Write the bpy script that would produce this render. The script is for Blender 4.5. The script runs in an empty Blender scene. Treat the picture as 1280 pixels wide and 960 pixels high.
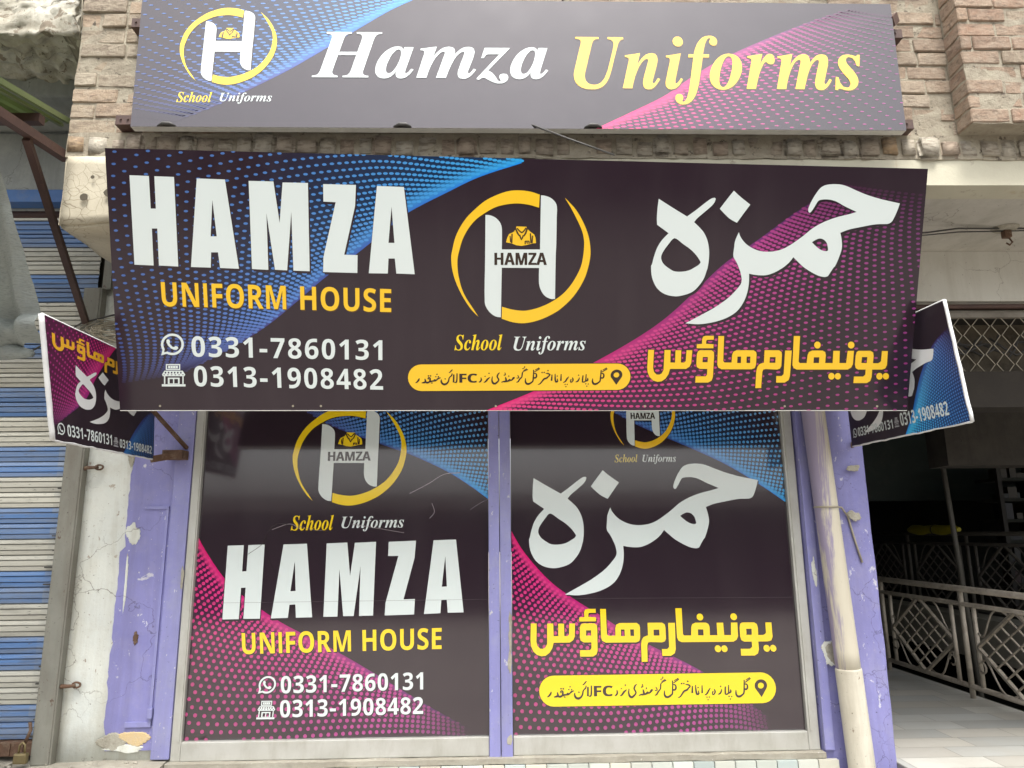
import bpy, bmesh, math, random, json
from mathutils import Vector, Matrix, noise
from mathutils.geometry import tessellate_polygon
R = math.radians
scene = bpy.context.scene
COL = scene.collection
random.seed(7)

# ------------------------------------------------------------------ camera
cam_d = bpy.data.cameras.new('camera')
cam = bpy.data.objects.new('camera', cam_d)
COL.objects.link(cam)
cam_d.sensor_width = 36.0
cam_d.lens = 25.3125
cam_d.clip_end = 500
rx = Vector((0.999657, -0.024051, -0.010374))
ry = Vector((0.005289, -0.202549, 0.979258))
rz = Vector((-0.025653, -0.978977, -0.202353))
cam.matrix_world = Matrix(((rx.x, ry.x, rz.x, 0), (rx.y, ry.y, rz.y, -3.4), (rx.z, ry.z, rz.z, 1.6), (0, 0, 0, 1)))
scene.camera = cam

# ------------------------------------------------------------------ sky, sun, exposure
world = bpy.data.worlds.new('World')
scene.world = world
world.use_nodes = True
wn = world.node_tree
bg = wn.nodes['Background']
sky = wn.nodes.new('ShaderNodeTexSky')
sky.sky_type = 'NISHITA'
sky.sun_disc = False
SUN_EL, SUN_AZ = 67, 172         # thin overcast; the bright part of the sky is over the street
sky.sun_elevation = R(SUN_EL)
sky.sun_rotation = R(SUN_AZ)
sky.air_density = 1.0
sky.dust_density = 6.0
sky.ozone_density = 0.6
haze = wn.nodes.new('ShaderNodeHueSaturation')     # thin white overcast: the blue is washed out
haze.inputs['Saturation'].default_value = 0.28
wn.links.new(sky.outputs[0], haze.inputs['Color'])
wn.links.new(haze.outputs[0], bg.inputs[0])
bg.inputs[1].default_value = 0.14
sun_d = bpy.data.lights.new('sun', 'SUN')
sun_d.energy = 1.5
sun_d.angle = R(14)
sun_d.color = (1.0, 0.965, 0.92)
sun = bpy.data.objects.new('sun', sun_d)
COL.objects.link(sun)
sd = Vector((math.sin(R(SUN_AZ)) * math.cos(R(SUN_EL)), math.cos(R(SUN_AZ)) * math.cos(R(SUN_EL)), math.sin(R(SUN_EL))))
sun.rotation_euler = sd.to_track_quat('Z', 'Y').to_euler()
sun.location = (0, 0, 12)
vs = scene.view_settings
vs.view_transform = 'Standard'
vs.look = 'None'
vs.exposure = 1.27
vs.gamma = 1.0
vs.use_curve_mapping = False
scene.cycles.max_bounces = 8
scene.cycles.diffuse_bounces = 5

# ------------------------------------------------------------------ data traced on the signs (0.1 mm in each panel's own plane)
DATA = json.loads('''{"art":{"block_name":[["-13233 8812 -12537 8787 -12553 7624 -12367 7624 -12339 8778 -11632 8753 -11693 5523 -12398 5561 -12367 6908 -12563 6908 -12595 5561 -13294 5594"],["-10813 8702 -9796 8668 -9460 5438 -10155 5467 -10200 6040 -10452 6040 -10500 5481 -11226 5505","-10293 7940 -10211 6623 -10436 6623"],["-8936 8621 -8036 8600 -7878 7113 -7705 8565 -6780 8549 -6848 5343 -7450 5367 -7433 7520 -7682 5376 -8130 5400 -8347 7461 -8376 5395 -8980 5428"],["-6225 8510 -5027 8481 -5083 7726 -5544 5950 -5048 5936 -5078 5276 -6348 5314 -6317 5858 -5791 7860 -6240 7882"],["-4257 8446 -3270 8412 -2936 5227 -3623 5255 -3665 5810 -3903 5810 -3941 5256 -4650 5266","-3739 7704 -3665 6385 -3888 6385"]],"urdu_name":[["6202 7999 6750 7665 7287 7354 7619 7592 7949 7849 8188 8013 8300 8039 8347 8002 8307 7878 8199 7739 7924 7501 7668 7281 7559 7145 7754 6968 7952 6747 8095 6451 8165 6117 8170 5782 8136 5464 8099 5333 8013 5071 7832 4789 7572 4544 7193 4413 6887 4385 6502 4480 6208 4717 6027 5093 5978 5514 6013 5597 6065 5821 6187 6192 6369 6489 6607 6740 6164 7052 6150 7298 6166 7664","6840 6555 6936 6518 7169 6340 7441 6155 7677 5931 7837 5708 7858 5652 7804 5577 7692 5502 7430 5360 7126 5308 6859 5327 6665 5429 6451 5597 6358 5784 6365 5932 6473 6137 6638 6359 6765 6518"],["9017 8298 9260 8087 9659 7788 9438 7484 9181 7124 8917 7263 8721 7428 8512 7637 8738 7941"],["9268 6777 9344 6599 9525 6377 9762 6209 10073 6086 10419 6049 10761 6086 11062 6190 11395 6395 11726 6636 12091 6933 12497 7155 12945 7321 13396 7432 13715 7524 13223 7744 12908 7909 12600 7982 12297 7963 12206 7897 12085 7688 11980 7530 11925 7493 11876 7541 11870 7651 11976 7926 12131 8201 12307 8420 12529 8519 12945 8538 13252 8476 13643 8313 14073 8149 14578 8003 15044 7901 15343 7839 15261 7562 15114 7211 15025 7119 14913 7082 14492 7070 13886 6963 13471 6877 13142 6755 13209 6487 13235 6189 13153 5853 13020 5515 12966 5459 12765 5130 12622 5102 12328 5178 11830 5460 11548 5704 11394 5847 11244 5648 11023 5461 10725 5285 10423 5180 10155 5169 9923 5192 9730 5230 9738 4880 9686 4502 9566 4161 9367 3857 9106 3648 8727 3477 8268 3364 7845 3320 7354 3356 7986 3690 8476 3966 8963 4314 9258 4616 9446 4888 9425 5182 9316 5482 9212 5688 9101 5875 9108 6154 9114 6191 9141 6451","12075 6406 12231 6499 12381 6543 12538 6488 12653 6357 12714 6115 12678 6070 12524 6085 12346 6171 12205 6283"]],"urdu_house":[["5951 2343 6176 2342 6155 1638 6198 1482 6298 1384 6395 1376 6491 1422 6565 1558 6582 2333 6814 2332 6821 1848 7003 1847 7008 2323 7229 2322 7228 1846 7353 1846 7417 1903 7434 2322 7655 2321 7633 1825 7572 1689 7438 1600 6816 1603 6764 1401 6652 1226 6500 1118 6345 1099 6168 1151 6029 1288 5946 1483 5929 1677"],["7958 2319 8404 2318 8496 2248 8510 2093 8494 1275 8449 1139 8315 1061 7815 1064 7822 1306 8208 1304 8264 1374 8264 1596 7964 1598 7856 1668 7829 1785 7839 2173 7881 2281","8076 2056 8270 2055 8266 1853 8068 1854"],["8020 2751 8063 2847 8151 2874 8468 2873 8474 2726 8215 2720 8185 2681 8181 2566 8473 2549 8471 2395 7823 2397 7825 2552 8026 2566"],["8647 2864 8868 2863 8875 1897 8928 1838 9201 1837 9209 2128 9250 2252 9376 2314 10038 2311 10138 2241 10162 2144 10154 1735 10113 1619 9994 1572 8822 1578 8691 1645 8647 1762","9421 2069 9562 2069 9565 1816 9417 1817","9780 2068 9924 2067 9924 1814 9783 1815"],["10466 2309 11032 2307 11133 2237 11151 2120 11149 1692 11100 1594 10992 1556 10541 1578 10452 1559 10417 1461 10400 834 10173 835 10181 1501 10212 1657 10285 1766 10393 1812 10462 1831","10686 2044 10909 2043 10908 1818 10681 1819"],["11267 2294 11528 2293 11507 1299 11465 1143 11313 1045 10979 1047 10974 1302 11182 1301 11256 1379"],["11576 2854 11821 2853 11818 1864 11860 1806 12134 1804 12156 2116 12200 2232 12322 2290 12733 2288 12834 2229 12869 2113 12860 1801 13155 1800 13153 2275 13407 2274 13418 1798 13685 1797 13713 2272 13960 2271 13955 1757 13893 1620 13761 1543 11756 1552 11636 1611 11582 1729","12407 2029 12619 2028 12617 1802 12401 1803"],["12646 2502 12636 2443 12603 2396 12553 2370 12496 2370 12442 2397 12404 2444 12388 2503 12397 2562 12430 2609 12480 2635 12538 2634 12591 2608 12629 2561"],["13965 2497 13956 2438 13923 2391 13873 2365 13816 2365 13762 2391 13723 2439 13706 2498 13715 2557 13748 2604 13798 2630 13856 2629 13909 2603 13948 2556"],["13266 1282 13257 1225 13225 1178 13176 1153 13120 1153 13067 1179 13030 1226 13014 1284 13022 1342 13055 1388 13103 1413 13160 1413 13212 1387 13249 1340"],["13514 1281 13505 1225 13474 1180 13427 1155 13372 1156 13322 1181 13285 1226 13270 1282 13278 1339 13309 1383 13357 1408 13411 1408 13461 1383 13498 1337"],["15160 1273 15151 1215 15120 1168 15071 1143 15014 1143 14962 1169 14923 1216 14907 1274 14915 1332 14947 1378 14996 1404 15052 1404 15105 1378 15143 1331"],["15409 1272 15401 1215 15370 1170 15323 1145 15268 1146 15217 1171 15180 1216 15164 1273 15172 1329 15203 1374 15250 1399 15304 1399 15355 1373 15393 1328"],["14145 2271 14616 2269 14719 2202 14748 2066 14741 1785 14946 1784 15021 1830 15050 1869 15061 2259 15293 2258 15298 1712 15237 1575 15101 1536 14726 1538 14727 1244 14679 1086 14546 1008 14020 1011 14027 1267 14390 1265 14472 1343 14470 1539 14174 1541 14072 1600 14035 1737 14039 2088 14070 2224","14291 2029 14503 2028 14492 1794 14283 1794"]],"emblem_ring":[["1759 8136 1410 8244 964 8289 575 8256 157 8120 -262 7916 -626 7630 -964 7303 -1247 6893 -1420 6508 -1508 6150 -1556 5919 -1559 5698 -1532 5420 -1452 5085 -1302 4693 -1080 4271 -829 3903 -561 3625 -772 3959 -995 4299 -1161 4637 -1269 5029 -1322 5364 -1325 5781 -1242 6150 -1126 6508 -912 6893 -630 7221 -265 7481 127 7686 518 7781 936 7817 1355 7768 1733 7665"],["342 3999 706 3899 1143 3847 1428 3883 1742 3967 2083 4108 2424 4305 2707 4530 2961 4826 3170 5162 3323 5498 3403 5860 3433 6194 3433 6452 3364 6783 3219 7114 3047 7442 2875 7743 2691 8029 2846 7879 3101 7607 3330 7251 3503 6894 3621 6535 3674 6175 3673 5860 3607 5497 3498 5134 3303 4741 3023 4346 2712 4036 2372 3782 1782 3504 1203 3379 733 3419 326 3551"]],"emblem_mono":[["-265 7399 -98 7386 97 7304 264 7140 333 6975 347 6756 339 6135 1775 6134 1802 8109 1922 8101 2146 8028 2314 7892 2399 7715 2397 7305 2387 6342 2370 5917 2353 4291 2196 4292 1968 4405 1810 4631 1744 4884 1742 5449 336 5459 293 3602 108 3631 -91 3759 -246 3958 -316 4184 -290 5780"]],"emblem_shirt":[["894 6981 1258 6970 1306 6879 1413 6783 1554 6687 1605 6563 1625 6370 1484 6356 1442 6342 1273 6301 1076 6265 879 6292 725 6356 500 6398 542 6563 613 6701 795 6783 866 6893"]],"emblem_lines":[["700 6715 681 6371 740 6369 751 6713"],["628 6630 646 6395 697 6400 670 6634"],["1387 6727 1406 6362 1466 6366 1439 6730"],["1476 6647 1450 6372 1501 6368 1519 6644"],["824 6910 865 6807 908 6713 954 6651 1000 6602 1040 6634 1001 6685 964 6743 922 6831 879 6932"],["1266 6924 1234 6827 1201 6741 1169 6684 1134 6633 1175 6603 1218 6652 1259 6715 1293 6807 1323 6906"],["895 6901 933 6853 974 6807 1025 6759 1090 6729 1150 6759 1194 6808 1236 6862 1277 6921 1239 6948 1197 6891 1155 6840 1116 6799 1090 6783 1056 6802 1010 6842 970 6884 932 6929"],["992 6667 1019 6553 1073 6465 1135 6545 1166 6652 1121 6666 1084 6565 1079 6523 1071 6571 1037 6679"],["1211 6418 1371 6418 1371 6460 1211 6460"],["1195 6439 1195 6328 1238 6328 1238 6439"],["1342 6439 1342 6342 1385 6342 1384 6439"],["1251 6398 1299 6342 1332 6369 1284 6425"]],"chat_icon":[["-12511 2472 -12527 2537 -12532 2603 -12526 2671 -12507 2737 -12478 2799 -12439 2858 -12391 2909 -12335 2953 -12273 2988 -12206 3013 -12136 3028 -12066 3031 -11996 3024 -11930 3005 -11868 2977 -11812 2939 -11765 2892 -11726 2838 -11698 2778 -11681 2713 -11675 2647 -11681 2579 -11699 2513 -11727 2450 -11766 2392 -11814 2339 -11870 2295 -11932 2259 -11999 2234 -12069 2219 -12140 2215 -12210 2222 -12276 2240 -12335 2269 -12551 2209 -12487 2411","-12420 2490 -12438 2551 -12442 2616 -12433 2681 -12410 2744 -12374 2802 -12326 2852 -12270 2892 -12207 2922 -12139 2939 -12070 2943 -12003 2934 -11939 2912 -11883 2878 -11835 2833 -11799 2780 -11775 2720 -11765 2656 -11769 2591 -11787 2527 -11819 2467 -11862 2413 -11915 2369 -11976 2335 -12042 2312 -12111 2303 -12180 2308 -12245 2325 -12311 2354 -12438 2320 -12405 2441"],["-12317 2776 -12272 2818 -12211 2808 -12187 2725 -12208 2667 -12170 2599 -12093 2523 -12030 2535 -11978 2565 -11899 2522 -11898 2472 -11964 2414 -12063 2422 -12171 2473 -12264 2574 -12318 2688"]],"shop_icon":[["-12399 1878 -11862 1876 -11877 1647 -12415 1649","-12357 1832 -11910 1830 -11920 1688 -12367 1690"],["-12316 1812 -11954 1810 -11961 1708 -12323 1710","-12243 1791 -12225 1791 -12229 1730 -12247 1730","-12150 1791 -12135 1791 -12139 1730 -12154 1730","-12055 1790 -12040 1790 -12044 1729 -12059 1729"],["-12471 1624 -11787 1621 -11701 1472 -11735 1411 -12538 1415 -12569 1477","-12457 1583 -12402 1583 -12411 1517 -12466 1517","-12526 1482 -12451 1481 -12473 1451 -12508 1451","-12342 1583 -12287 1583 -12296 1516 -12351 1517","-12386 1481 -12311 1481 -12333 1450 -12368 1450","-12227 1582 -12172 1582 -12181 1516 -12236 1516","-12246 1480 -12171 1480 -12193 1449 -12228 1450","-12112 1582 -12057 1581 -12066 1515 -12121 1515","-12106 1480 -12031 1479 -12053 1449 -12088 1449","-11997 1581 -11942 1581 -11951 1515 -12006 1515","-11966 1479 -11891 1479 -11913 1448 -11948 1448","-11882 1581 -11827 1580 -11836 1514 -11891 1514","-11826 1478 -11751 1478 -11773 1447 -11808 1447"],["-12501 1415 -12451 1415 -12471 1118 -12521 1119"],["-11810 1412 -11765 1411 -11785 1115 -11830 1115"],["-12602 1109 -11713 1104 -11718 1017 -12608 1022"],["-12360 1358 -11919 1356 -11935 1116 -12376 1118","-12298 1307 -12168 1306 -12179 1137 -12310 1138","-12123 1306 -11983 1305 -11994 1136 -12134 1137"]],"address_text":[["2314 1841 2354 1851 2399 1870 2449 1911 2490 1964 2505 2021 2508 2075 2474 2085 2444 2042 2416 2004 2385 1960 2353 1918 2328 1894 2298 1871"],["2600 1835 2652 1830 2704 1830 2762 1837 2824 1879 2823 1950 2801 2000 2784 2033 2766 2062 2732 2053 2733 2020 2734 1985 2735 1939 2733 1923 2725 1923 2685 1908 2641 1888 2595 1868"],["2765 1850 2815 1829 2879 1818 2949 1841 3007 1887 3035 1951 3042 2012 3040 2062 3018 2109 2969 2133 2917 2130 2882 2095 2875 2047 2905 2013 2937 1991 2970 2029 2945 2051 2934 2063 2937 2072 2940 2078 2952 2075 2965 2067 2967 2051 2965 2017 2956 1971 2940 1936 2908 1921 2871 1913 2838 1916 2793 1926"],["3005 1866 3045 1886 3080 1900 3126 1903 3188 1916 3227 1963 3227 1983 3217 1966 3266 1922 3325 1962 3360 2003 3385 2019 3405 2028 3423 2043 3445 2059 3475 2071 3509 2083 3504 2113 3467 2114 3428 2113 3391 2107 3356 2094 3334 2069 3315 2042 3278 2008 3267 1995 3274 2004 3225 2040 3175 2003 3149 1978 3117 1976 3062 1971 3012 1951 2969 1930"],["3520 2023 3498 1979 3486 1922 3503 1848 3545 1777 3615 1734 3698 1724 3774 1754 3836 1806 3880 1871 3911 1939 3920 1998 3924 2046 3942 2089 3967 2127 4009 2153 4055 2191 4067 2252 4066 2310 4030 2314 4013 2262 3995 2224 3968 2196 3928 2160 3894 2113 3866 2061 3856 2007 3845 1959 3815 1906 3774 1861 3727 1836 3686 1827 3652 1831 3619 1844 3587 1884 3562 1935 3555 1972 3555 2016"],["3909 2322 3943 2338 3979 2361 4014 2396 4042 2430 4062 2456 4081 2484 4060 2505 4028 2489 3996 2466 3967 2430 3942 2396 3917 2376 3887 2358"],["4090 2259 4069 1868 4155 1867 4159 2258"],["4249 2308 4243 2140 4235 1997 4221 1926 4211 1905 4194 1895 4154 1887 4153 1846 4203 1837 4264 1852 4295 1910 4304 1993 4308 2139 4310 2308"],["2926 2238 2973 2192 2924 2148 2877 2194"],["3026 2236 3073 2191 3024 2146 2977 2192"],["3084 1889 3128 1846 3082 1805 3038 1848"],["3331 2310 3372 2270 3329 2231 3288 2271"],["3273 2190 3311 2153 3271 2117 3232 2154"],["3398 2191 3439 2151 3396 2112 3355 2152"],["3715 2082 3756 2042 3713 2003 3672 2043"],["5311 1859 5353 1858 5403 1873 5446 1921 5470 1987 5454 2053 5425 2113 5391 2104 5395 2042 5393 1994 5374 1958 5352 1927 5333 1909 5303 1891"],["5548 1845 5596 1848 5655 1871 5713 1933 5763 1999 5808 2050 5856 2103 5837 2126 5768 2095 5699 2051 5643 1982 5601 1922 5573 1896 5538 1873"],["5942 2155 5915 2061 5898 1967 5911 1873 5948 1795 6015 1750 6101 1753 6173 1803 6228 1863 6270 1915 6294 1976 6279 2037 6252 2086 6229 2122 6218 2149 6234 2197 6260 2249 6285 2286 6316 2323 6292 2348 6246 2321 6202 2283 6167 2219 6149 2149 6166 2094 6191 2053 6215 2012 6225 1979 6209 1950 6171 1912 6116 1868 6068 1843 6049 1845 6028 1857 5994 1903 5967 1973 5967 2056 5978 2149"],["6387 1843 6437 1856 6484 1864 6554 1857 6646 1883 6659 1975 6636 2046 6615 2088 6591 2122 6557 2111 6559 2072 6560 2029 6564 1967 6566 1942 6544 1940 6474 1928 6419 1902 6373 1874"],["6496 2185 6549 2189 6603 2221 6593 2284 6565 2345 6531 2333 6549 2273 6554 2237 6538 2238 6492 2234"],["6611 1868 6674 1876 6743 1899 6782 1956 6785 1981 6769 1967 6799 1924 6863 1928 6912 1958 6964 2000 7002 2035 7010 2053 7027 2077 7014 2116 6976 2124 6924 2108 6890 2052 6865 2005 6839 1991 6836 1989 6825 2005 6771 2037 6724 1994 6694 1964 6657 1956 6600 1947"],["7094 1846 7142 1842 7202 1864 7254 1936 7296 2009 7341 2051 7386 2108 7402 2200 7411 2285 7415 2327 7440 2362 7534 2409 7653 2458 7633 2503 7514 2448 7414 2395 7368 2347 7350 2291 7341 2205 7329 2127 7293 2091 7241 2046 7192 1969 7153 1907 7127 1889 7091 1875"],["7111 2043 7177 2042 7241 2074 7218 2148 7174 2220 7142 2205 7175 2131 7190 2087 7170 2088 7111 2085"],["7438 2416 7612 2497 7593 2534 7422 2446"],["7385 2495 7443 2518 7495 2549 7515 2596 7519 2639 7475 2642 7471 2603 7462 2575 7424 2551 7371 2526"],["5612 2194 5650 2157 5609 2121 5572 2158"],["5798 2346 5838 2306 5794 2267 5754 2307"],["6737 2201 6777 2161 6733 2122 6693 2162"],["7518 2051 7498 1969 7489 1886 7511 1809 7561 1748 7638 1724 7719 1736 7796 1780 7857 1834 7903 1873 7930 1963 7942 2189 7949 2463 7896 2463 7880 2190 7861 1969 7839 1904 7810 1891 7747 1850 7687 1826 7649 1822 7622 1828 7593 1854 7566 1900 7556 1968 7554 2049"],["7890 2048 7945 2032 8012 2031 8070 2077 8098 2141 8093 2219 8063 2290 8005 2316 7950 2321 7944 2264 7989 2262 8014 2255 8024 2207 8021 2152 8003 2121 7986 2107 7961 2109 7913 2118"],["7971 2341 8228 2505 8198 2545 7947 2374"],["8002 2435 8193 2547 8170 2582 7983 2463"],["10729 2029 10707 1946 10696 1864 10717 1786 10766 1725 10843 1701 10924 1713 11003 1757 11065 1812 11112 1850 11141 1941 11158 2167 11171 2442 11118 2442 11096 2168 11072 1947 11048 1882 11019 1868 10955 1827 10895 1804 10855 1800 10829 1805 10800 1831 10774 1878 10765 1946 10765 2027"],["11103 2026 11157 2010 11225 2009 11284 2055 11313 2119 11310 2197 11282 2269 11224 2295 11169 2299 11161 2242 11207 2240 11231 2233 11241 2185 11236 2130 11218 2099 11200 2085 11175 2087 11128 2097"],["11191 2319 11451 2484 11423 2524 11166 2353"],["11223 2414 11418 2526 11395 2561 11204 2442"],["8127 1729 8189 1740 8259 1771 8329 1848 8390 1925 8427 1966 8454 1988 8504 2003 8569 2026 8616 2073 8648 2116 8696 2156 8732 2220 8685 2281 8615 2313 8550 2312 8491 2299 8492 2269 8547 2262 8592 2251 8640 2226 8663 2211 8646 2198 8598 2160 8559 2120 8527 2095 8478 2080 8413 2058 8366 2017 8328 1966 8272 1886 8217 1811 8171 1778 8119 1753"],["8770 2227 8735 1927 8821 1926 8823 2227"],["8923 2263 8915 2123 8912 1997 8925 1904 8966 1834 9056 1839 9105 1901 9090 1969 9060 2032 9025 2021 9038 1956 9038 1916 9018 1909 9021 1908 9011 1931 8990 2007 8977 2127 8967 2265"],["9211 2246 9182 1919 9260 1920 9256 2247"],["9339 1826 9398 1838 9460 1869 9508 1936 9543 2003 9578 2058 9613 2113 9585 2133 9535 2088 9484 2036 9443 1968 9410 1911 9374 1881 9328 1853"],["9756 2075 9762 2033 9765 1995 9769 1963 9766 1935 9737 1896 9712 1873 9714 1874 9705 1888 9719 1930 9743 1987 9686 2004 9665 1943 9653 1885 9673 1836 9731 1820 9783 1860 9821 1913 9837 1962 9833 2010 9813 2051 9786 2087"],["9928 1842 9987 1846 10051 1868 10094 1927 10117 1989 10124 2035 10124 2074 10092 2078 10078 2043 10060 2007 10029 1959 9999 1920 9967 1897 9920 1871"],["10248 2180 10223 1991 10225 1836 10335 1820 10417 1871 10481 1886 10545 1930 10543 2001 10518 2060 10482 2054 10477 1995 10468 1964 10448 1949 10391 1921 10315 1881 10297 1867 10295 1991 10309 2177"],["10407 2242 10376 1914 10446 1914 10451 2242"],["8322 2376 8365 2333 8318 2291 8275 2334"],["8426 2375 8469 2332 8421 2290 8378 2333"],["8606 2464 8649 2421 8601 2379 8558 2422"],["9053 2189 9090 2152 9048 2116 9011 2153"],["9428 1780 9462 1746 9423 1713 9389 1747"],["9532 1779 9566 1745 9527 1711 9493 1746"],["9468 1668 9502 1633 9464 1600 9430 1635"],["10070 2226 10107 2189 10065 2153 10028 2190"],["10420 1802 10457 1765 10415 1729 10378 1766"],["10537 1790 10571 1755 10532 1722 10498 1756"],["10468 1689 10505 1652 10463 1616 10426 1653"]],"map_pin":[["11616 2087 11600 2146 11599 2207 11614 2268 11644 2325 11687 2375 11741 2414 11802 2442 11868 2455 11935 2454 11998 2439 12055 2410 12102 2369 12137 2318 12158 2260 12163 2199 12152 2137 12127 2079 11880 1709","12016 2192 12001 2144 11969 2103 11923 2076 11870 2068 11819 2078 11777 2106 11751 2147 11745 2196 11759 2244 11792 2284 11838 2311 11890 2320 11941 2309 11983 2281 12009 2240"]]},"sw":{"mid_blue":[[107.9,927.3],[-45.9,878.3],[-164.7,823.5],[-313.9,748.1],[-404.5,678.3],[-510.8,596.2],[-632.9,507.7],[-740.9,418.6],[-865.0,322.8],[-1019.8,232.5],[-1205.5,141.8]],"mid_pink":[[-28.1,1.7],[132.9,66.5],[256.2,122.0],[409.7,198.8],[562.2,287.5],[667.9,363.6],[772.3,460.4],[875.7,559.5],[1008.9,654.7],[1155.7,761.1],[1331.4,869.5]],"top_blue":[[-277.0,600.7],[-406.3,531.8],[-517.7,456.5],[-612.0,389.6],[-705.3,323.4],[-813.0,250.6],[-935.1,178.6],[-1086.0,93.3],[-1235.8,23.1]],"top_pink":[[395.1,-8.1],[541.5,66.3],[690.0,145.2],[798.3,225.0],[927.9,309.5],[1099.1,395.7],[1306.7,487.1],[1515.9,564.8]],"w1_blue":[[-17.4,1047.1],[-103.2,1110.8],[-215.8,1182.5],[-366.8,1255.1],[-480.4,1297.5],[-632.3,1351.8],[-785.2,1413.9],[-979.4,1530.7]],"w1_pink":[[-1365.6,918.5],[-1311.8,828.7],[-1205.0,693.6],[-1073.3,591.2],[-944.0,510.4],[-780.3,429.8],[-617.5,343.1],[-456.0,250.4],[-278.3,148.4],[-102.3,57.2]],"w2_blue":[[1368.0,1030.4],[1256.6,1109.9],[1110.7,1201.7],[962.3,1275.1],[812.6,1341.4],[662.2,1411.8],[511.5,1502.2],[359.8,1601.3]],"w2_pink":[[70.9,921.8],[136.2,812.8],[244.3,690.4],[352.1,608.1],[495.1,519.1],[619.0,438.0],[760.6,367.5],[901.2,297.5],[1057.2,204.1],[1226.7,75.0]]},"rc":{"top_quad":[[-1409.7,1.7],[1658.8,-2.8],[1662.6,577.6],[-1416.7,578.3]],"mid_quad":[[-1425.6,10.5],[1624.2,-8.8],[1632.3,910.8],[-1405.0,976.9]],"top_hamza":[-717.3,196.9,224.0,425.5],"top_uniforms":[329.5,107.1,1503.3,420.3],"top_emblem":[-1247.5,185.0,-863.3,533.2],"top_school":[-1241.5,106.9,-1104.3,152.5],"top_unif2":[-1072.6,100.9,-869.3,150.1],"mid_emblem":[-156.1,337.9,367.3,829.7],"mid_unihouse":[[-1238.3,404.9],[-385.3,380.2],[-383.1,468.6],[-1237.8,496.9]],"mid_ph1":[[-1140.8,214.8],[-423.3,197.9],[-421.2,275.8],[-1138.7,293.6]],"mid_ph2":[[-1138.9,101.5],[-423.4,83.7],[-424.3,164.1],[-1136.9,181.2]],"mid_school":[-148.2,234.7,34.7,295.8],"mid_unif":[77.5,218.2,353.5,288.8],"mid_pill":[-327.4,79.2,528.7,181.7],"mid_hamza_small":[5.8,556.1,201.4,601.4],"w1":[-1321.9,46.6,-18.3,1765.3],"w2":[70.3,34.7,1363.0,1759.0],"w1_quad":[[-1349.3,45.3],[-28.8,29.9],[-19.4,1474.4],[-1365.0,1490.6]],"w2_quad":[[72.8,31.5],[1363.0,36.5],[1393.5,1453.7],[76.3,1473.8]],"w1_emblem":[-943.2,1031.2,-411.9,1497.9],"w1_school":[-934.8,920.2,-740.6,989.1],"w1_unif":[-703.8,913.8,-417.0,982.7],"w1_block":[-1231.0,524.1,-142.9,879.2],"w1_unihouse":[[-1120.4,383.9],[-238.4,393.4],[-239.3,485.6],[-1129.9,475.4]],"w1_ph1":[[-942.4,218.0],[-318.0,225.0],[-319.1,298.4],[-946.3,291.0]],"w1_ph2":[[-940.5,119.6],[-316.5,124.3],[-317.6,195.2],[-944.4,191.7]],"w1_chat":[-1042.3,218.9,-965.3,291.8],"w1_shop":[-1043.0,114.0,-963.1,189.3],"w2_emblem":[559.6,1284.7,872.2,1607.3],"w2_school":[570.8,1220.8,681.2,1258.7],"w2_unif":[703.9,1211.9,864.1,1257.4],"w2_urdu":[159.8,618.0,1247.5,1212.5],"w2_house":[160.0,327.4,1271.6,558.0],"w2_pill":[195.5,145.9,1255.4,274.7],"w2_hamza_small":[655.0,1407.6,770.6,1440.6],"w2_fc":[438.4,184.9,520.5,229.6],"w1_block_quad":[[-1218.8,532.9],[-140.6,544.7],[-141.7,873.3],[-1223.4,856.2]],"fl_quad":[[-888.1,30.2],[-144.2,38.5],[-187.3,299.5],[-1032.3,440.5]],"fr_quad":[[101.3,77.0],[953.2,63.2],[893.1,526.9],[299.7,479.1]],"fl_house":[[-957.9,360.0],[-495.6,359.0],[-519.3,447.1],[-979.5,422.5]],"fl_urdu":[[-778.7,87.8],[-268.5,213.8],[-311.8,435.8],[-829.2,343.5]],"fl_ph":[[-866.3,61.1],[-195.7,68.6]],"fr_ph":[[145.2,105.0],[884.5,94.0]],"fr_h":[[639.6,294.5],[834.2,389.9]]},"crease":[[[[-1020.8,925.7],[-941.8,950.2],[-893.2,928.0]],2.5,[0.3,0.26,0.27]],[[[-1123.1,816.0],[-1060.7,861.6],[-1045.1,904.4],[-1004.0,950.8],[-941.7,946.6]],2,[0.05,0.04,0.04]],[[[-1044.7,897.2],[-1040.5,825.7],[-991.1,719.1]],2,[0.035,0.03,0.03]],[[[-542.6,1237.7],[-477.9,1192.2]],2,[0.04,0.03,0.03]],[[[-393.7,1083.8],[-308.7,1127.4],[-234.5,1171.5],[-159.6,1178.3]],3,[0.34,0.29,0.33]],[[[-393.7,1083.8],[-418.6,1028.8],[-428.7,981.4]],2,[0.02,0.015,0.02]],[[[-289.0,1038.6],[-277.4,998.2],[-299.3,969.2]],3,[0.25,0.22,0.24]],[[[-110.6,1007.5],[-65.9,1036.5],[-28.6,1054.6]],2,[0.2,0.17,0.2]],[[[-656.0,947.3],[-545.3,928.1],[-416.1,905.1]],2,[0.3,0.26,0.27]],[[[-904.9,942.6],[-838.2,923.9],[-786.9,919.7]],1.5,[0.25,0.2,0.2]],[[[-155.6,1129.8],[-103.2,1088.5],[-28.7,1039.8]],1.5,[0.03,0.02,0.03]],[[[-1337.7,604.9],[-908.1,605.2],[-475.5,605.5],[-26.6,605.8]],0.9,[0.1,0.085,0.09]],[[[71.5,606.4],[495.1,603.4],[921.3,600.4],[1363.3,597.3]],0.9,[0.1,0.085,0.09]]]}''')
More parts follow.
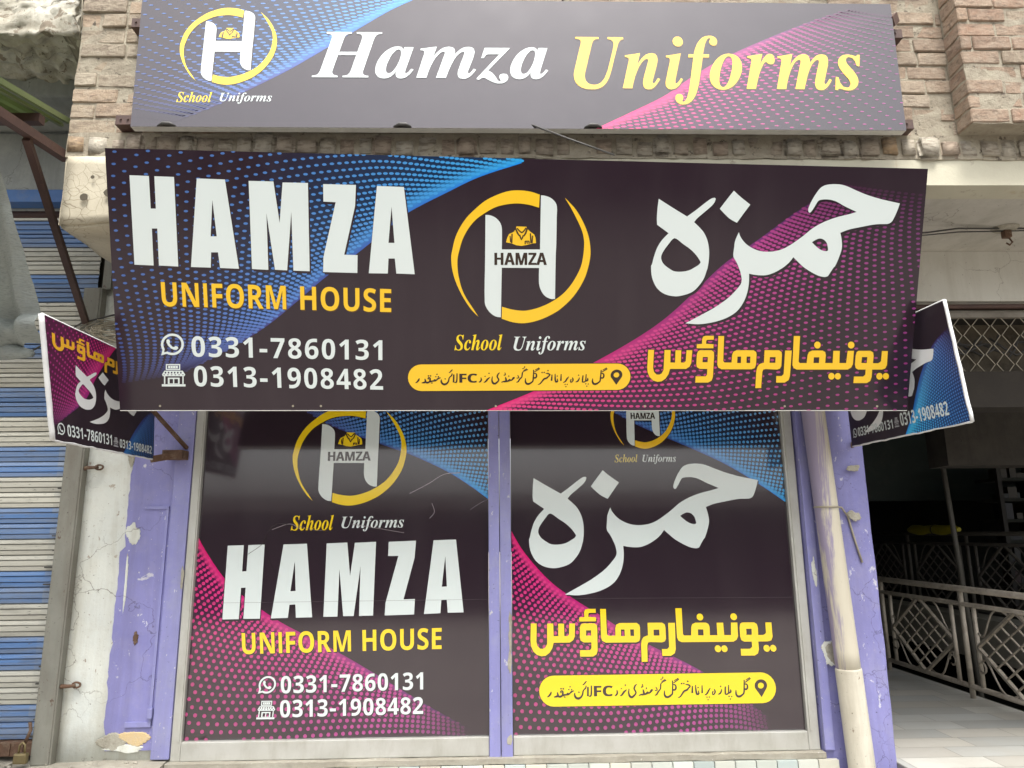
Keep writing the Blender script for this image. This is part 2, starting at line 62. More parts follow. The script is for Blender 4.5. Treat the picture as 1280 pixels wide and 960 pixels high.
GLY = json.loads('''{"bi":{"H":[508,["-34 0 -34 15 -21 16 -9 18 0 20 9 25 16 32 22 41 28 52 34 67 39 85 115 369 116 375 118 381 119 387 120 392 120 398 120 404 119 413 115 421 109 426 100 431 88 433 73 435 73 451 283 451 283 435 270 434 258 432 249 429 241 425 234 418 228 409 222 398 217 383 212 365 181 252 341 252 373 369 376 382 378 393 378 404 377 413 373 421 367 426 358 431 345 433 330 435 330 451 541 451 541 435 528 434 517 433 508 430 500 426 493 420 487 412 481 401 476 386 470 369 394 82 390 67 388 56 388 48 389 38 392 30 399 24 408 20 419 17 435 15 435 0 224 0 224 15 237 16 249 18 258 20 266 25 274 32 280 41 286 52 291 67 297 85 333 221 173 221 136 82 132 67 130 56 130 47 135 30 151 20 177 15 177 0"]],"a":[336,["53 -9 33 -6 16 1 1 14 -10 30 -17 50 -19 73 -17 97 -13 122 -5 147 5 172 17 196 32 220 48 241 65 260 84 276 112 295 139 306 165 310 189 305 205 290 214 265 225 303 297 303 241 108 237 95 234 83 232 74 230 66 229 60 228 56 229 47 233 42 238 40 251 46 267 61 285 87 300 78 265 30 231 1 197 -9 174 -4 160 10 155 34 155 40 156 45 157 52 158 59 160 67 162 75 145 49 128 28 111 12 93 1 74 -6","93 41 103 43 113 48 124 56 134 67 143 80 152 95 161 111 169 129 176 147 183 166 188 184 192 202 196 219 197 234 198 248 195 266 186 277 172 281 162 279 151 273 141 264 130 251 119 236 109 219 99 200 91 180 83 159 77 143 73 129 70 115 67 103 66 91 65 81 68 59 77 45"]],"m":[525,["380 -8 355 -3 340 14 335 42 336 53 339 67 343 85 349 105 356 128 364 154 387 222 390 233 392 241 393 247 391 255 387 260 380 261 361 256 340 240 318 214 296 176 273 125 250 62 230 0 152 0 220 222 223 233 225 241 226 247 224 255 220 260 213 261 201 259 189 253 177 244 164 230 150 212 136 190 123 165 110 137 97 107 86 74 75 38 66 0 -14 0 42 211 46 222 48 232 50 240 51 247 51 251 52 254 49 264 39 271 24 273 18 273 17 289 58 295 102 302 151 310 116 193 141 230 164 259 187 281 209 297 232 306 256 310 284 304 301 288 306 260 305 249 303 235 299 217 320 246 341 269 361 287 381 300 401 307 422 310 450 304 467 288 473 260 470 238 464 208 452 171 420 76 419 73 418 69 417 66 416 63 416 60 416 58 417 50 420 45 426 44 433 45 440 49 446 56 449 60 453 65 457 70 461 76 466 83 471 91 486 81 468 54 450 31 433 14 416 2 399 -6"]],"z":[260,["154 -52 137 -51 121 -47 105 -41 90 -33 73 -24 56 -13 40 -3 27 3 17 5 9 4 2 1 -7 -5 -14 -11 -20 -15 -24 -16 -30 -15 -34 -12 -36 -6 -35 -4 -35 -2 -34 0 159 238 77 238 65 237 56 237 48 235 43 233 38 230 34 225 30 218 25 209 20 198 3 198 32 301 244 301 54 73 73 64 88 53 101 38 112 23 121 7 129 -9 136 -22 145 -30 155 -32 159 -32 162 -31 165 -30 167 -28 168 -26 169 -24 168 -22 168 -20 168 -18 167 -17 166 -15 165 -14 162 -8 159 -3 157 2 157 6 156 9 156 11 157 20 160 29 165 35 172 40 181 43 191 44 211 40 222 28 226 8 224 -7 218 -20 207 -33 192 -44 175 -50"]],"U":[478,["193 -11 149 -8 112 3 82 21 60 46 47 75 43 108 44 127 49 150 56 179 110 377 111 382 113 387 113 392 114 396 115 400 115 403 114 414 110 423 104 428 95 432 82 434 66 436 66 451 273 451 273 435 260 435 249 433 240 430 232 426 226 421 220 413 215 403 211 391 206 376 145 152 140 133 137 115 136 98 139 79 146 62 158 47 174 36 193 30 215 28 236 29 256 34 274 42 290 55 306 72 320 93 333 121 347 154 359 194 396 320 404 351 409 376 410 394 404 415 386 428 357 435 357 451 495 451 495 434 482 431 470 425 461 416 452 402 443 380 433 349 377 160 364 120 350 86 334 58 316 35 297 17 275 4 251 -4 224 -10"]],"n":[357,["213 -9 188 -4 173 13 168 41 169 52 171 67 175 84 181 104 188 127 197 153 220 222 223 232 225 240 226 246 224 254 220 259 213 261 189 253 163 229 136 190 123 165 110 137 97 107 86 74 75 38 66 0 -14 0 42 211 46 222 48 232 50 240 51 247 51 251 52 254 49 264 39 271 24 273 18 273 17 289 58 295 102 302 151 310 116 193 141 230 164 259 187 281 209 297 232 306 256 310 284 304 301 287 306 259 306 251 304 240 301 226 297 210 292 191 285 170 265 109 253 71 248 57 250 49 254 45 260 43 266 44 273 48 279 55 286 64 295 76 304 90 319 80 300 53 282 31 266 13 249 1 231 -7"]],"i":[194,["132 371 120 373 109 377 100 384 93 393 89 404 87 416 89 428 93 438 100 447 109 454 120 459 132 460 143 459 154 454 163 447 170 438 175 428 176 416 175 404 170 393 163 384 154 377 143 373","49 -8 35 -7 23 -2 13 5 6 15 2 27 1 41 1 47 2 55 4 64 6 73 8 81 10 87 44 211 47 221 49 229 51 237 52 243 53 249 53 254 50 264 41 271 26 273 19 273 19 289 43 292 67 295 89 299 110 302 130 306 150 310 89 85 86 73 85 63 84 55 85 48 89 44 95 42 107 48 123 64 142 90 155 81 121 31 85 2"]],"f":[193,["-66 -139 -82 -137 -96 -132 -108 -124 -118 -112 -123 -99 -125 -85 -124 -75 -121 -66 -116 -58 -109 -52 -100 -49 -91 -48 -82 -49 -75 -51 -69 -56 -64 -62 -61 -70 -60 -79 -60 -86 -62 -92 -65 -97 -68 -101 -70 -105 -71 -107 -69 -112 -65 -116 -59 -117 -50 -115 -42 -110 -34 -102 -27 -92 -20 -79 -15 -65 -8 -46 -2 -24 4 3 11 33 18 67 26 104 60 275 13 275 19 303 66 303 82 354 102 396 126 428 152 452 181 465 212 470 232 469 250 464 264 456 274 445 280 432 282 418 278 398 267 385 247 381 239 383 231 386 224 391 219 398 215 405 214 413 215 419 217 425 220 430 223 434 224 438 225 442 224 446 220 448 214 449 201 445 189 434 178 415 167 387 156 349 144 303 201 303 197 275 140 275 105 113 93 59 79 12 65 -29 49 -63 31 -90 11 -112 -11 -127 -37 -136"]],"o":[316,["96 -9 67 -6 42 4 20 20 3 41 -7 68 -10 98 -8 123 -3 147 6 172 17 196 32 219 48 241 66 260 86 277 107 291 130 301 152 308 175 310 207 306 234 297 256 281 272 260 282 234 285 203 283 179 278 155 270 130 258 106 245 83 228 61 210 41 190 24 168 10 145 -1 121 -7","103 13 114 15 124 21 134 30 143 43 153 57 162 74 170 92 177 111 184 132 190 152 196 172 200 191 203 210 205 226 206 240 202 267 191 283 172 288 162 286 151 281 141 272 132 260 122 246 113 229 105 211 97 192 90 172 84 151 79 131 75 111 72 92 70 74 69 58 73 33 84 18"]],"r":[261,["-14 0 42 211 46 222 48 232 50 240 51 247 51 251 52 254 49 264 39 271 24 273 18 273 17 289 58 295 102 302 151 310 114 189 125 209 135 227 144 243 154 257 163 270 171 280 180 289 188 296 197 302 205 306 214 309 222 310 243 305 255 290 259 265 258 251 255 240 249 230 241 223 232 219 220 218 208 220 196 227 186 238 184 240 182 241 180 241 165 234 148 212 127 175 116 151 105 125 95 97 85 67 75 35 66 0"]],"s":[253,["91 -9 73 -8 52 -3 28 5 24 6 20 7 15 7 6 6 -1 1 -7 -7 -24 -4 -7 109 13 105 23 55 46 24 81 14 103 18 115 31 120 52 119 60 117 68 114 77 109 86 103 96 95 106 69 138 57 155 47 170 39 185 33 200 29 214 28 228 31 250 39 269 53 286 71 299 92 306 116 309 134 308 156 304 179 298 182 297 184 296 186 296 188 295 190 295 192 295 201 296 207 300 212 307 230 307 215 205 197 207 184 252 163 279 134 288 124 287 115 284 107 278 101 271 98 264 97 255 100 239 109 222 124 202 131 193 138 184 146 176 153 167 159 158 165 149 172 138 178 127 183 116 187 105 189 93 190 82 189 65 184 50 177 36 168 23 156 12 142 3 126 -4 109 -8"]],"S":[369,["154 -11 126 -9 94 -2 58 10 51 12 44 14 38 14 33 14 28 12 24 9 19 5 15 0 9 -7 -9 -7 26 144 45 144 45 140 48 101 56 69 71 45 91 27 115 16 145 13 160 14 174 18 187 25 198 34 208 44 217 56 223 69 226 83 228 97 227 110 223 123 218 134 211 146 201 158 190 170 176 184 160 198 142 214 125 230 110 245 98 258 89 271 82 283 76 295 73 308 71 321 70 336 72 360 78 381 88 401 102 419 118 434 137 446 159 455 182 461 208 463 220 462 234 461 248 458 263 455 279 451 296 445 302 443 307 442 312 442 323 444 333 450 342 461 360 461 328 322 308 322 309 325 309 327 309 330 309 332 309 335 309 337 308 356 304 374 298 390 289 404 279 416 267 426 254 433 239 438 224 439 205 437 189 430 174 419 162 404 155 387 153 368 155 356 159 343 166 331 175 319 185 307 197 295 204 288 212 281 219 274 227 267 235 261 242 254 262 235 279 215 293 195 303 173 310 150 312 126 307 86 293 53 270 25 239 5 200 -7"]],"c":[277,["93 -9 63 -6 38 3 17 19 3 40 -6 66 -9 97 -7 130 2 163 16 195 35 226 59 253 88 277 118 295 149 306 179 310 201 308 220 302 235 291 247 279 254 265 257 249 255 236 251 225 245 216 236 209 226 205 214 203 203 205 194 208 186 213 181 220 177 228 176 238 177 244 179 251 182 258 186 265 188 270 189 275 187 283 182 287 173 289 162 287 151 281 139 270 128 257 118 241 107 223 98 203 90 182 84 161 79 139 76 118 75 99 76 79 81 63 88 51 98 42 109 36 123 34 150 41 177 62 204 96 222 83 183 32 140 1"]],"h":[357,["210 -9 185 -4 170 13 165 41 166 52 169 67 173 84 179 104 186 127 194 153 217 222 220 232 222 240 223 246 222 254 217 259 210 261 185 252 159 227 131 185 104 130 81 68 63 0 -19 0 82 374 85 384 87 392 88 399 89 405 90 409 90 411 89 419 87 424 83 428 77 431 69 432 58 433 48 433 48 451 67 452 88 454 110 457 134 461 160 465 187 470 115 197 139 232 162 260 184 282 206 297 229 307 253 310 281 304 297 287 303 259 301 237 294 207 282 170 250 75 249 72 248 69 247 65 246 62 246 60 246 57 247 49 251 45 257 43 269 49 285 67 306 98 320 89 284 34 247 2"]],"l":[173,["40 -9 25 -8 13 -4 3 3 -4 13 -9 25 -10 40 -10 47 -9 54 -8 61 -6 69 -4 77 -2 85 77 371 82 391 86 406 87 414 84 425 74 431 58 433 52 433 52 450 99 456 143 463 183 470 79 86 78 81 76 75 75 69 74 63 73 58 73 54 74 47 77 42 83 41 96 46 112 62 131 89 144 79 126 51 109 29 93 12 76 0 59 -7"]]},"sb":{"0":[384,["191 -7 139 1 96 22 64 59 42 108 29 168 24 240 26 289 31 333 40 373 53 407 71 435 93 457 121 474 153 484 191 487 244 480 286 458 318 422 341 373 355 312 359 240 357 191 352 147 343 107 330 74 312 45 290 23 263 6 230 -3","191 75 214 80 231 93 244 116 252 148 257 189 259 240 257 290 252 331 244 363 231 386 214 400 191 405 169 400 151 386 139 363 131 331 126 290 125 240 126 190 131 149 139 117 151 94 169 80"]],"1":[384,["176 0 176 277 176 290 176 305 177 323 178 341 178 358 179 373 176 369 171 365 164 358 157 352 150 345 144 340 89 296 40 357 194 480 277 480 277 0"]],"2":[384,["27 0 27 71 147 192 170 215 190 236 206 254 219 271 230 286 238 300 243 314 247 329 248 345 246 362 241 376 232 388 220 395 206 400 189 402 171 400 153 396 136 389 118 379 100 367 81 353 26 418 40 430 54 441 70 451 86 461 104 469 123 476 145 482 170 485 197 486 227 484 254 479 278 469 299 456 316 441 330 423 340 402 347 380 349 357 347 331 342 307 333 284 321 263 305 241 287 220 266 197 242 173 215 148 153 90 153 85 362 85 362 0"]],"3":[384,["164 -7 114 -4 68 5 26 19 26 105 46 96 68 88 90 82 112 77 133 75 153 74 186 76 211 82 229 93 241 107 249 125 251 146 250 158 247 170 241 180 233 188 221 195 206 200 187 204 163 207 136 208 99 208 99 285 136 285 164 286 186 289 204 294 218 300 228 308 235 317 240 327 243 338 244 350 242 366 237 379 228 390 215 398 198 403 175 404 153 403 134 399 116 393 100 385 86 377 73 369 26 439 46 452 68 463 92 473 119 480 149 485 183 486 229 483 268 473 300 456 324 434 338 406 343 372 340 341 330 315 313 293 292 275 267 262 240 253 240 251 275 244 304 232 327 216 344 195 354 169 357 140 355 113 348 88 337 65 321 44 300 27 274 12 243 2 206 -5"]],"4":[384,["216 0 216 99 11 99 11 170 222 480 315 480 315 178 373 178 373 99 315 99 315 0","101 178 216 178 216 259 216 270 217 283 217 297 217 311 218 325 219 338 219 349 220 358 220 363 218 363 213 354 209 346 205 337 200 329 195 320 189 311"]],"5":[384,["162 -7 137 -6 114 -4 91 0 70 5 50 12 33 19 33 107 51 99 71 91 93 85 116 80 137 77 158 76 186 78 209 84 227 94 241 109 249 128 251 152 241 192 208 216 155 224 142 224 129 223 116 221 103 218 92 216 83 214 42 235 60 480 320 480 320 394 149 394 140 300 148 301 156 303 165 304 175 305 187 306 201 306 230 304 256 299 279 289 301 277 319 260 333 240 344 217 351 191 353 161 348 112 332 71 305 38 268 13 220 -2"]],"6":[384,["199 -7 167 -4 138 3 110 16 86 33 64 57 47 85 34 119 26 158 24 203 24 231 26 258 30 285 35 312 42 337 51 362 62 385 76 406 93 425 113 443 136 457 162 469 192 478 226 483 264 485 274 485 285 484 297 484 309 483 319 482 328 480 328 399 320 401 310 403 301 404 291 405 281 405 271 406 234 404 203 397 178 387 159 373 143 355 132 334 125 310 119 284 117 256 121 256 131 271 144 284 160 296 178 304 200 310 225 312 264 307 298 294 325 272 346 242 358 205 362 160 357 112 342 71 318 38 285 13 245 -2","197 75 215 77 231 84 245 95 256 111 262 132 264 158 262 180 257 198 248 214 235 225 219 231 199 234 185 233 172 229 160 224 149 217 141 208 134 199 128 188 125 178 124 167 125 153 128 138 132 124 139 111 147 99 157 89 169 81 182 76"]],"7":[384,["75 0 255 394 18 394 18 480 362 480 362 416 181 0"]],"8":[384,["192 -7 142 -3 101 9 67 28 43 53 28 85 24 122 26 153 35 179 50 201 70 220 91 237 116 251 95 265 77 281 61 299 48 320 41 344 38 371 41 395 48 416 60 435 76 450 95 463 117 473 141 480 166 484 192 486 219 484 244 480 268 473 290 463 308 450 324 435 336 416 343 395 345 370 342 343 334 319 321 299 303 282 282 266 259 253 276 244 292 233 308 222 322 209 335 196 346 180 354 163 358 145 360 124 358 99 351 76 339 55 323 37 303 22 280 9 253 0 224 -5","192 296 207 303 220 312 232 321 242 333 248 346 250 363 248 377 243 389 233 399 221 406 207 410 191 412 176 410 162 406 150 399 141 389 135 377 134 363 136 347 141 334 151 322 163 313 177 304","191 68 214 70 233 75 247 84 258 96 264 110 266 127 265 139 261 149 255 159 247 168 239 176 229 184 218 191 207 198 196 204 187 209 168 198 151 187 137 175 126 161 120 145 118 128 120 111 126 97 136 85 150 75 169 70"]],"9":[384,["120 -7 110 -7 99 -6 87 -6 75 -5 64 -4 55 -2 55 79 64 78 74 76 83 75 93 73 103 73 113 73 150 75 180 81 205 92 225 106 240 124 251 144 259 168 264 194 267 222 263 222 252 207 240 194 225 183 207 174 184 168 156 167 118 171 86 184 58 206 38 236 26 274 21 318 26 367 41 407 65 441 98 465 138 480 185 485 216 482 246 475 273 462 298 445 319 422 336 393 350 359 357 320 360 275 359 247 357 220 354 193 349 167 342 141 333 117 321 93 307 72 290 53 271 35 248 21 221 9 191 0 157 -5","185 244 199 246 212 249 224 255 234 262 243 270 250 280 255 290 258 300 259 311 258 326 256 340 251 355 245 368 237 380 227 390 215 398 202 402 187 404 168 401 152 395 138 383 128 367 122 346 120 320 121 298 127 280 136 265 148 253 165 247"]],"U":[508,["252 -7 193 -1 145 15 107 42 79 78 63 121 57 171 57 480 158 480 158 186 161 151 169 123 183 103 201 89 225 81 255 79 285 81 309 90 327 105 339 126 347 153 349 187 349 480 451 480 451 169 448 137 441 107 429 80 412 55 390 34 363 16 331 4 294 -4"]],"N":[546,["60 0 60 480 189 480 397 120 399 120 398 143 397 165 396 187 395 209 394 231 394 253 394 480 486 480 486 0 357 0 148 363 145 363 147 340 148 317 149 294 150 271 151 248 151 226 151 0"]],"I":[261,["21 0 21 58 80 85 80 395 21 422 21 480 240 480 240 422 181 395 181 85 240 58 240 0"]],"F":[369,["60 0 60 480 335 480 335 396 161 396 161 273 323 273 323 189 161 189 161 0"]],"O":[535,["267 -7 218 -3 176 7 139 24 108 48 83 76 63 111 50 150 42 193 39 241 42 289 50 332 63 371 83 405 108 433 139 456 176 473 219 484 268 487 317 484 360 473 396 456 427 433 452 405 471 370 485 331 493 288 496 240 493 193 485 150 471 110 452 76 427 47 396 24 360 7 317 -3","267 79 307 83 338 98 361 122 376 154 386 194 389 240 386 287 376 327 361 359 338 383 307 398 268 402 229 398 198 383 175 359 159 327 149 287 146 240 149 194 159 154 175 122 198 98 229 83"]],"R":[443,["60 0 60 480 200 480 260 476 308 464 345 444 371 416 386 380 392 336 390 315 386 296 379 278 370 263 359 249 346 237 332 226 318 217 302 209 443 0 330 0 216 184 162 184 162 0","162 267 195 267 225 268 249 274 267 283 279 296 286 313 289 333 286 354 278 370 266 382 247 390 223 395 193 396 162 396"]],"M":[633,["60 0 60 480 199 480 312 113 314 113 435 480 573 480 573 0 478 0 478 227 478 243 479 260 479 279 480 299 481 317 481 335 482 352 482 365 483 375 480 375 357 0 263 0 148 376 145 376 146 366 147 352 148 336 149 317 149 298 150 278 151 259 151 240 151 223 151 0"]],"H":[514,["60 0 60 480 162 480 162 291 352 291 352 480 453 480 453 0 352 0 352 207 162 207 162 0"]],"S":[370,["167 -7 118 -4 73 6 31 22 31 117 54 107 78 98 102 90 126 83 150 79 175 77 197 79 215 84 228 92 237 102 242 114 244 128 241 145 232 160 217 172 198 183 175 195 150 207 139 212 127 218 114 225 101 233 89 243 77 253 66 265 56 279 48 293 41 310 38 329 36 350 41 390 56 423 80 450 113 470 152 482 199 486 223 485 247 482 270 478 293 471 317 463 341 453 308 373 287 382 267 389 249 394 232 398 214 401 195 402 178 400 163 396 151 388 143 378 137 367 136 353 138 337 146 324 158 313 176 302 199 290 226 277 250 265 271 253 289 241 305 227 318 212 329 196 337 178 342 157 343 133 338 93 323 59 297 31 262 10 219 -2"]],"E":[376,["60 0 60 480 336 480 336 396 162 396 162 291 324 291 324 208 162 208 162 84 336 84 336 0"]],"Z":[389,["16 0 16 66 246 396 22 396 22 480 367 480 367 414 137 84 373 84 373 0"]],"A":[463,["0 0 169 482 293 482 463 0 354 0 319 114 144 114 109 0","170 199 295 199 259 311 257 319 254 329 251 340 247 352 244 363 240 375 237 387 234 398 232 407 229 397 226 386 223 374 219 361 215 348 212 336 209 325 206 317 204 311"]],"C":[428,["255 -7 208 -3 168 7 133 24 103 47 80 76 62 110 49 149 41 192 39 239 42 286 51 328 65 367 85 402 111 431 141 455 177 472 218 483 264 486 288 485 312 482 335 477 359 470 382 462 404 453 371 370 353 378 335 386 317 392 299 397 282 401 264 402 228 397 198 382 175 358 157 325 147 285 144 238 147 191 156 152 172 120 195 97 226 83 264 78 284 79 303 81 323 85 343 90 364 96 386 103 386 18 365 10 344 4 324 -1 302 -4 279 -6"]],"P":[422,["60 0 60 480 214 480 270 475 315 462 349 440 373 410 387 373 392 330 390 303 384 276 374 252 360 229 340 209 316 193 286 180 249 173 206 171 162 171 162 0","162 254 195 254 222 256 245 261 264 271 278 285 286 303 289 326 280 365 253 388 208 396 162 396"]]}}''')
def dec(s):
    v = [int(q) / 10 for q in s.split()]
    return list(zip(v[::2], v[1::2]))
ART = {k: [[dec(l) for l in sh] for sh in v] for k, v in DATA['art'].items()}
RC = DATA['rc']
def soften(lp):
    """round a traced outline: Catmull-Rom through gentle vertices, true corners stay"""
    n = len(lp)
    P = [Vector(p) for p in lp]
    def smooth(i):
        a, b = P[i] - P[i - 1], P[(i + 1) % n] - P[i]
        return a.length > 1e-6 and b.length > 1e-6 and a.angle(b) < 0.75
    out = []
    for i in range(n):
        out.append(tuple(P[i]))
        j = (i + 1) % n
        si, sj = smooth(i), smooth(j)
        L_ = (P[j] - P[i]).length
        if not (si or sj) or L_ < 2: continue
        ti = (P[j] - P[i - 1]) * 0.5 if si else (P[j] - P[i])
        tj = (P[(j + 1) % n] - P[i]) * 0.5 if sj else (P[j] - P[i])
        ti = ti.normalized() * L_; tj = tj.normalized() * L_
        for t in (0.25, 0.5, 0.75):
            h = (2 * t ** 3 - 3 * t * t + 1) * P[i] + (t ** 3 - 2 * t * t + t) * ti + (3 * t * t - 2 * t ** 3) * P[j] + (t ** 3 - t * t) * tj
            out.append(tuple(h))
    return out
for k_ in ('urdu_name', 'emblem_ring', 'emblem_mono'):
    ART[k_] = [[soften(l) for l in sh] for sh in ART[k_]]
SW = DATA['sw']

# ------------------------------------------------------------------ helpers
def lin(*c):
    r = []
    for v in c:
        v /= 255.0
        r.append(v / 12.92 if v <= 0.04045 else ((v + 0.055) / 1.055) ** 2.4)
    return tuple(r)

def obj(name, bm, mats, parent=None, smooth=False):
    me = bpy.data.meshes.new(name)
    bm.normal_update()
    bm.to_mesh(me)
    bm.free()
    if smooth:
        for p in me.polygons:
            p.use_smooth = True
    for m in (mats if isinstance(mats, (list, tuple)) else [mats]):
        me.materials.append(m)
    o = bpy.data.objects.new(name, me)
    COL.objects.link(o)
    if parent:
        o.parent = parent
    return o

def tag(o, label=None, cat=None, group=None, kind=None):
    if label: o['label'] = label
    if cat: o['category'] = cat
    if group: o['group'] = group
    if kind: o['kind'] = kind
    return o

def thing(name, label, cat, group=None):
    o = bpy.data.objects.new(name, None)
    o.empty_display_size = 0.1
    COL.objects.link(o)
    return tag(o, label, cat, group)

def box(bm, x0, x1, y0, y1, z0, z1, mi=0, bevel=0.0):
    v = [bm.verts.new((x, y, z)) for x in (x0, x1) for y in (y0, y1) for z in (z0, z1)]
    f = []
    for q in ((0, 1, 3, 2), (4, 6, 7, 5), (0, 4, 5, 1), (2, 3, 7, 6), (0, 2, 6, 4), (1, 5, 7, 3)):
        fa = bm.faces.new([v[i] for i in q])
        fa.material_index = mi
        f.append(fa)
    if bevel:
        es = {e for fa in f for e in fa.edges}
        bmesh.ops.bevel(bm, geom=list(es), offset=bevel, segments=2, affect='EDGES', profile=0.6)
    return v

def tube(bm, pts, r, n=8, mi=0, cap=True):
    pts = [Vector(p) for p in pts]
    rs = r if isinstance(r, (list, tuple)) else [r] * len(pts)
    rings = []
    up = None
    for i, p in enumerate(pts):
        a = pts[max(0, i - 1)]
        b = pts[min(len(pts) - 1, i + 1)]
        t = (b - a).normalized()
        if up is None:
            up = Vector((0, 0, 1)) if abs(t.z) < 0.9 else Vector((1, 0, 0))
        s = t.cross(up).normalized()
        up = s.cross(t).normalized()
        rings.append([bm.verts.new(p + (s * math.cos(2 * math.pi * k / n) + up * math.sin(2 * math.pi * k / n)) * rs[i]) for k in range(n)])
    for a, b in zip(rings, rings[1:]):
        for k in range(n):
            f = bm.faces.new((a[k], b[k], b[(k + 1) % n], a[(k + 1) % n]))
            f.material_index = mi
            f.smooth = True
    if cap:
        bm.faces.new(rings[0]).material_index = mi
        bm.faces.new(rings[-1][::-1]).material_index = mi

def bar(bm, a, b, w, h, mi=0, up=(0, 0, 1)):
    """square bar from a to b"""
    a, b = Vector(a), Vector(b)
    t = (b - a).normalized()
    u = Vector(up)
    if abs(t.dot(u)) > 0.95: u = Vector((1, 0, 0))
    s = t.cross(u).normalized()
    u = s.cross(t)
    vs_ = [[bm.verts.new(p + s * (w / 2 * i) + u * (h / 2 * j)) for i, j in ((-1, -1), (1, -1), (1, 1), (-1, 1))] for p in (a, b)]
    for k in range(4):
        bm.faces.new((vs_[0][k], vs_[0][(k + 1) % 4], vs_[1][(k + 1) % 4], vs_[1][k])).material_index = mi
    bm.faces.new(vs_[0][::-1]).material_index = mi
    bm.faces.new(vs_[1]).material_index = mi

def jitter(bm, amt, scale, seed=0.0, verts=None):
    for v in (verts or bm.verts):
        n = noise.noise_vector(v.co * scale + Vector((seed, seed * 1.7, -seed)))
        v.co += n * amt

def fbm(p, o=4):
    return noise.fractal(p, 1.0, 2.0, o)

# ------------------------------------------------------------------ materials
class NT:
    def __init__(s, name):
        s.m = bpy.data.materials.new(name)
        s.m.use_nodes = True
        s.t = s.m.node_tree
        s.b = s.t.nodes['Principled BSDF']
        tc = s.t.nodes.new('ShaderNodeTexCoord')
        s.co = tc.outputs['Object']
    def n(s, t, **k):
        nd = s.t.nodes.new(t)
        for a, v in k.items(): setattr(nd, a, v)
        return nd
    def link(s, a, b): s.t.links.new(a, b)
    def noise(s, scale, detail=6, rough=0.6, stretch=None, dist=0.0):
        nd = s.n('ShaderNodeTexNoise')
        nd.inputs['Scale'].default_value = scale
        nd.inputs['Detail'].default_value = detail
        nd.inputs['Roughness'].default_value = rough
        nd.inputs['Distortion'].default_value = dist
        co = s.co
        if stretch:
            mp = s.n('ShaderNodeMapping')
            mp.inputs['Scale'].default_value = stretch
            s.link(s.co, mp.inputs[0])
            co = mp.outputs[0]
        s.link(co, nd.inputs['Vector'])
        return nd.outputs[0]
    def ramp(s, fac, a, b, ca=(0, 0, 0), cb=(1, 1, 1)):
        r = s.n('ShaderNodeValToRGB')
        r.color_ramp.elements[0].position = a
        r.color_ramp.elements[1].position = b
        r.color_ramp.elements[0].color = (*ca, 1)
        r.color_ramp.elements[1].color = (*cb, 1)
        s.link(fac, r.inputs[0])
        return r.outputs[0]
    def mix(s, fac, a, b, mode='MIX'):
        m = s.n('ShaderNodeMix', data_type='RGBA', blend_type=mode)
        for sock, v in ((m.inputs[0], fac), (m.inputs[6], a), (m.inputs[7], b)):
            if isinstance(v, (int, float)): sock.default_value = v
            elif isinstance(v, tuple): sock.default_value = (*v[:3], 1)
            else: s.link(v, sock)
        return m.outputs[2]
    def bump(s, h, strength, dist=0.01):
        b = s.n('ShaderNodeBump')
        b.inputs['Strength'].default_value = strength
        b.inputs['Distance'].default_value = dist
        s.link(h, b.inputs['Height'])
        if s.b.inputs['Normal'].links:
            s.link(s.b.inputs['Normal'].links[0].from_socket, b.inputs['Normal'])
        s.link(b.outputs[0], s.b.inputs['Normal'])
    def base(s, c):
        if isinstance(c, tuple): s.b.inputs['Base Color'].default_value = (*c, 1)
        else: s.link(c, s.b.inputs['Base Color'])
    def rough(s, v):
        if isinstance(v, (int, float)): s.b.inputs['Roughness'].default_value = v
        else: s.link(v, s.b.inputs['Roughness'])
    def attr(s, name='Col'):
        a = s.n('ShaderNodeAttribute')
        a.attribute_name = name
        return a.outputs['Color']

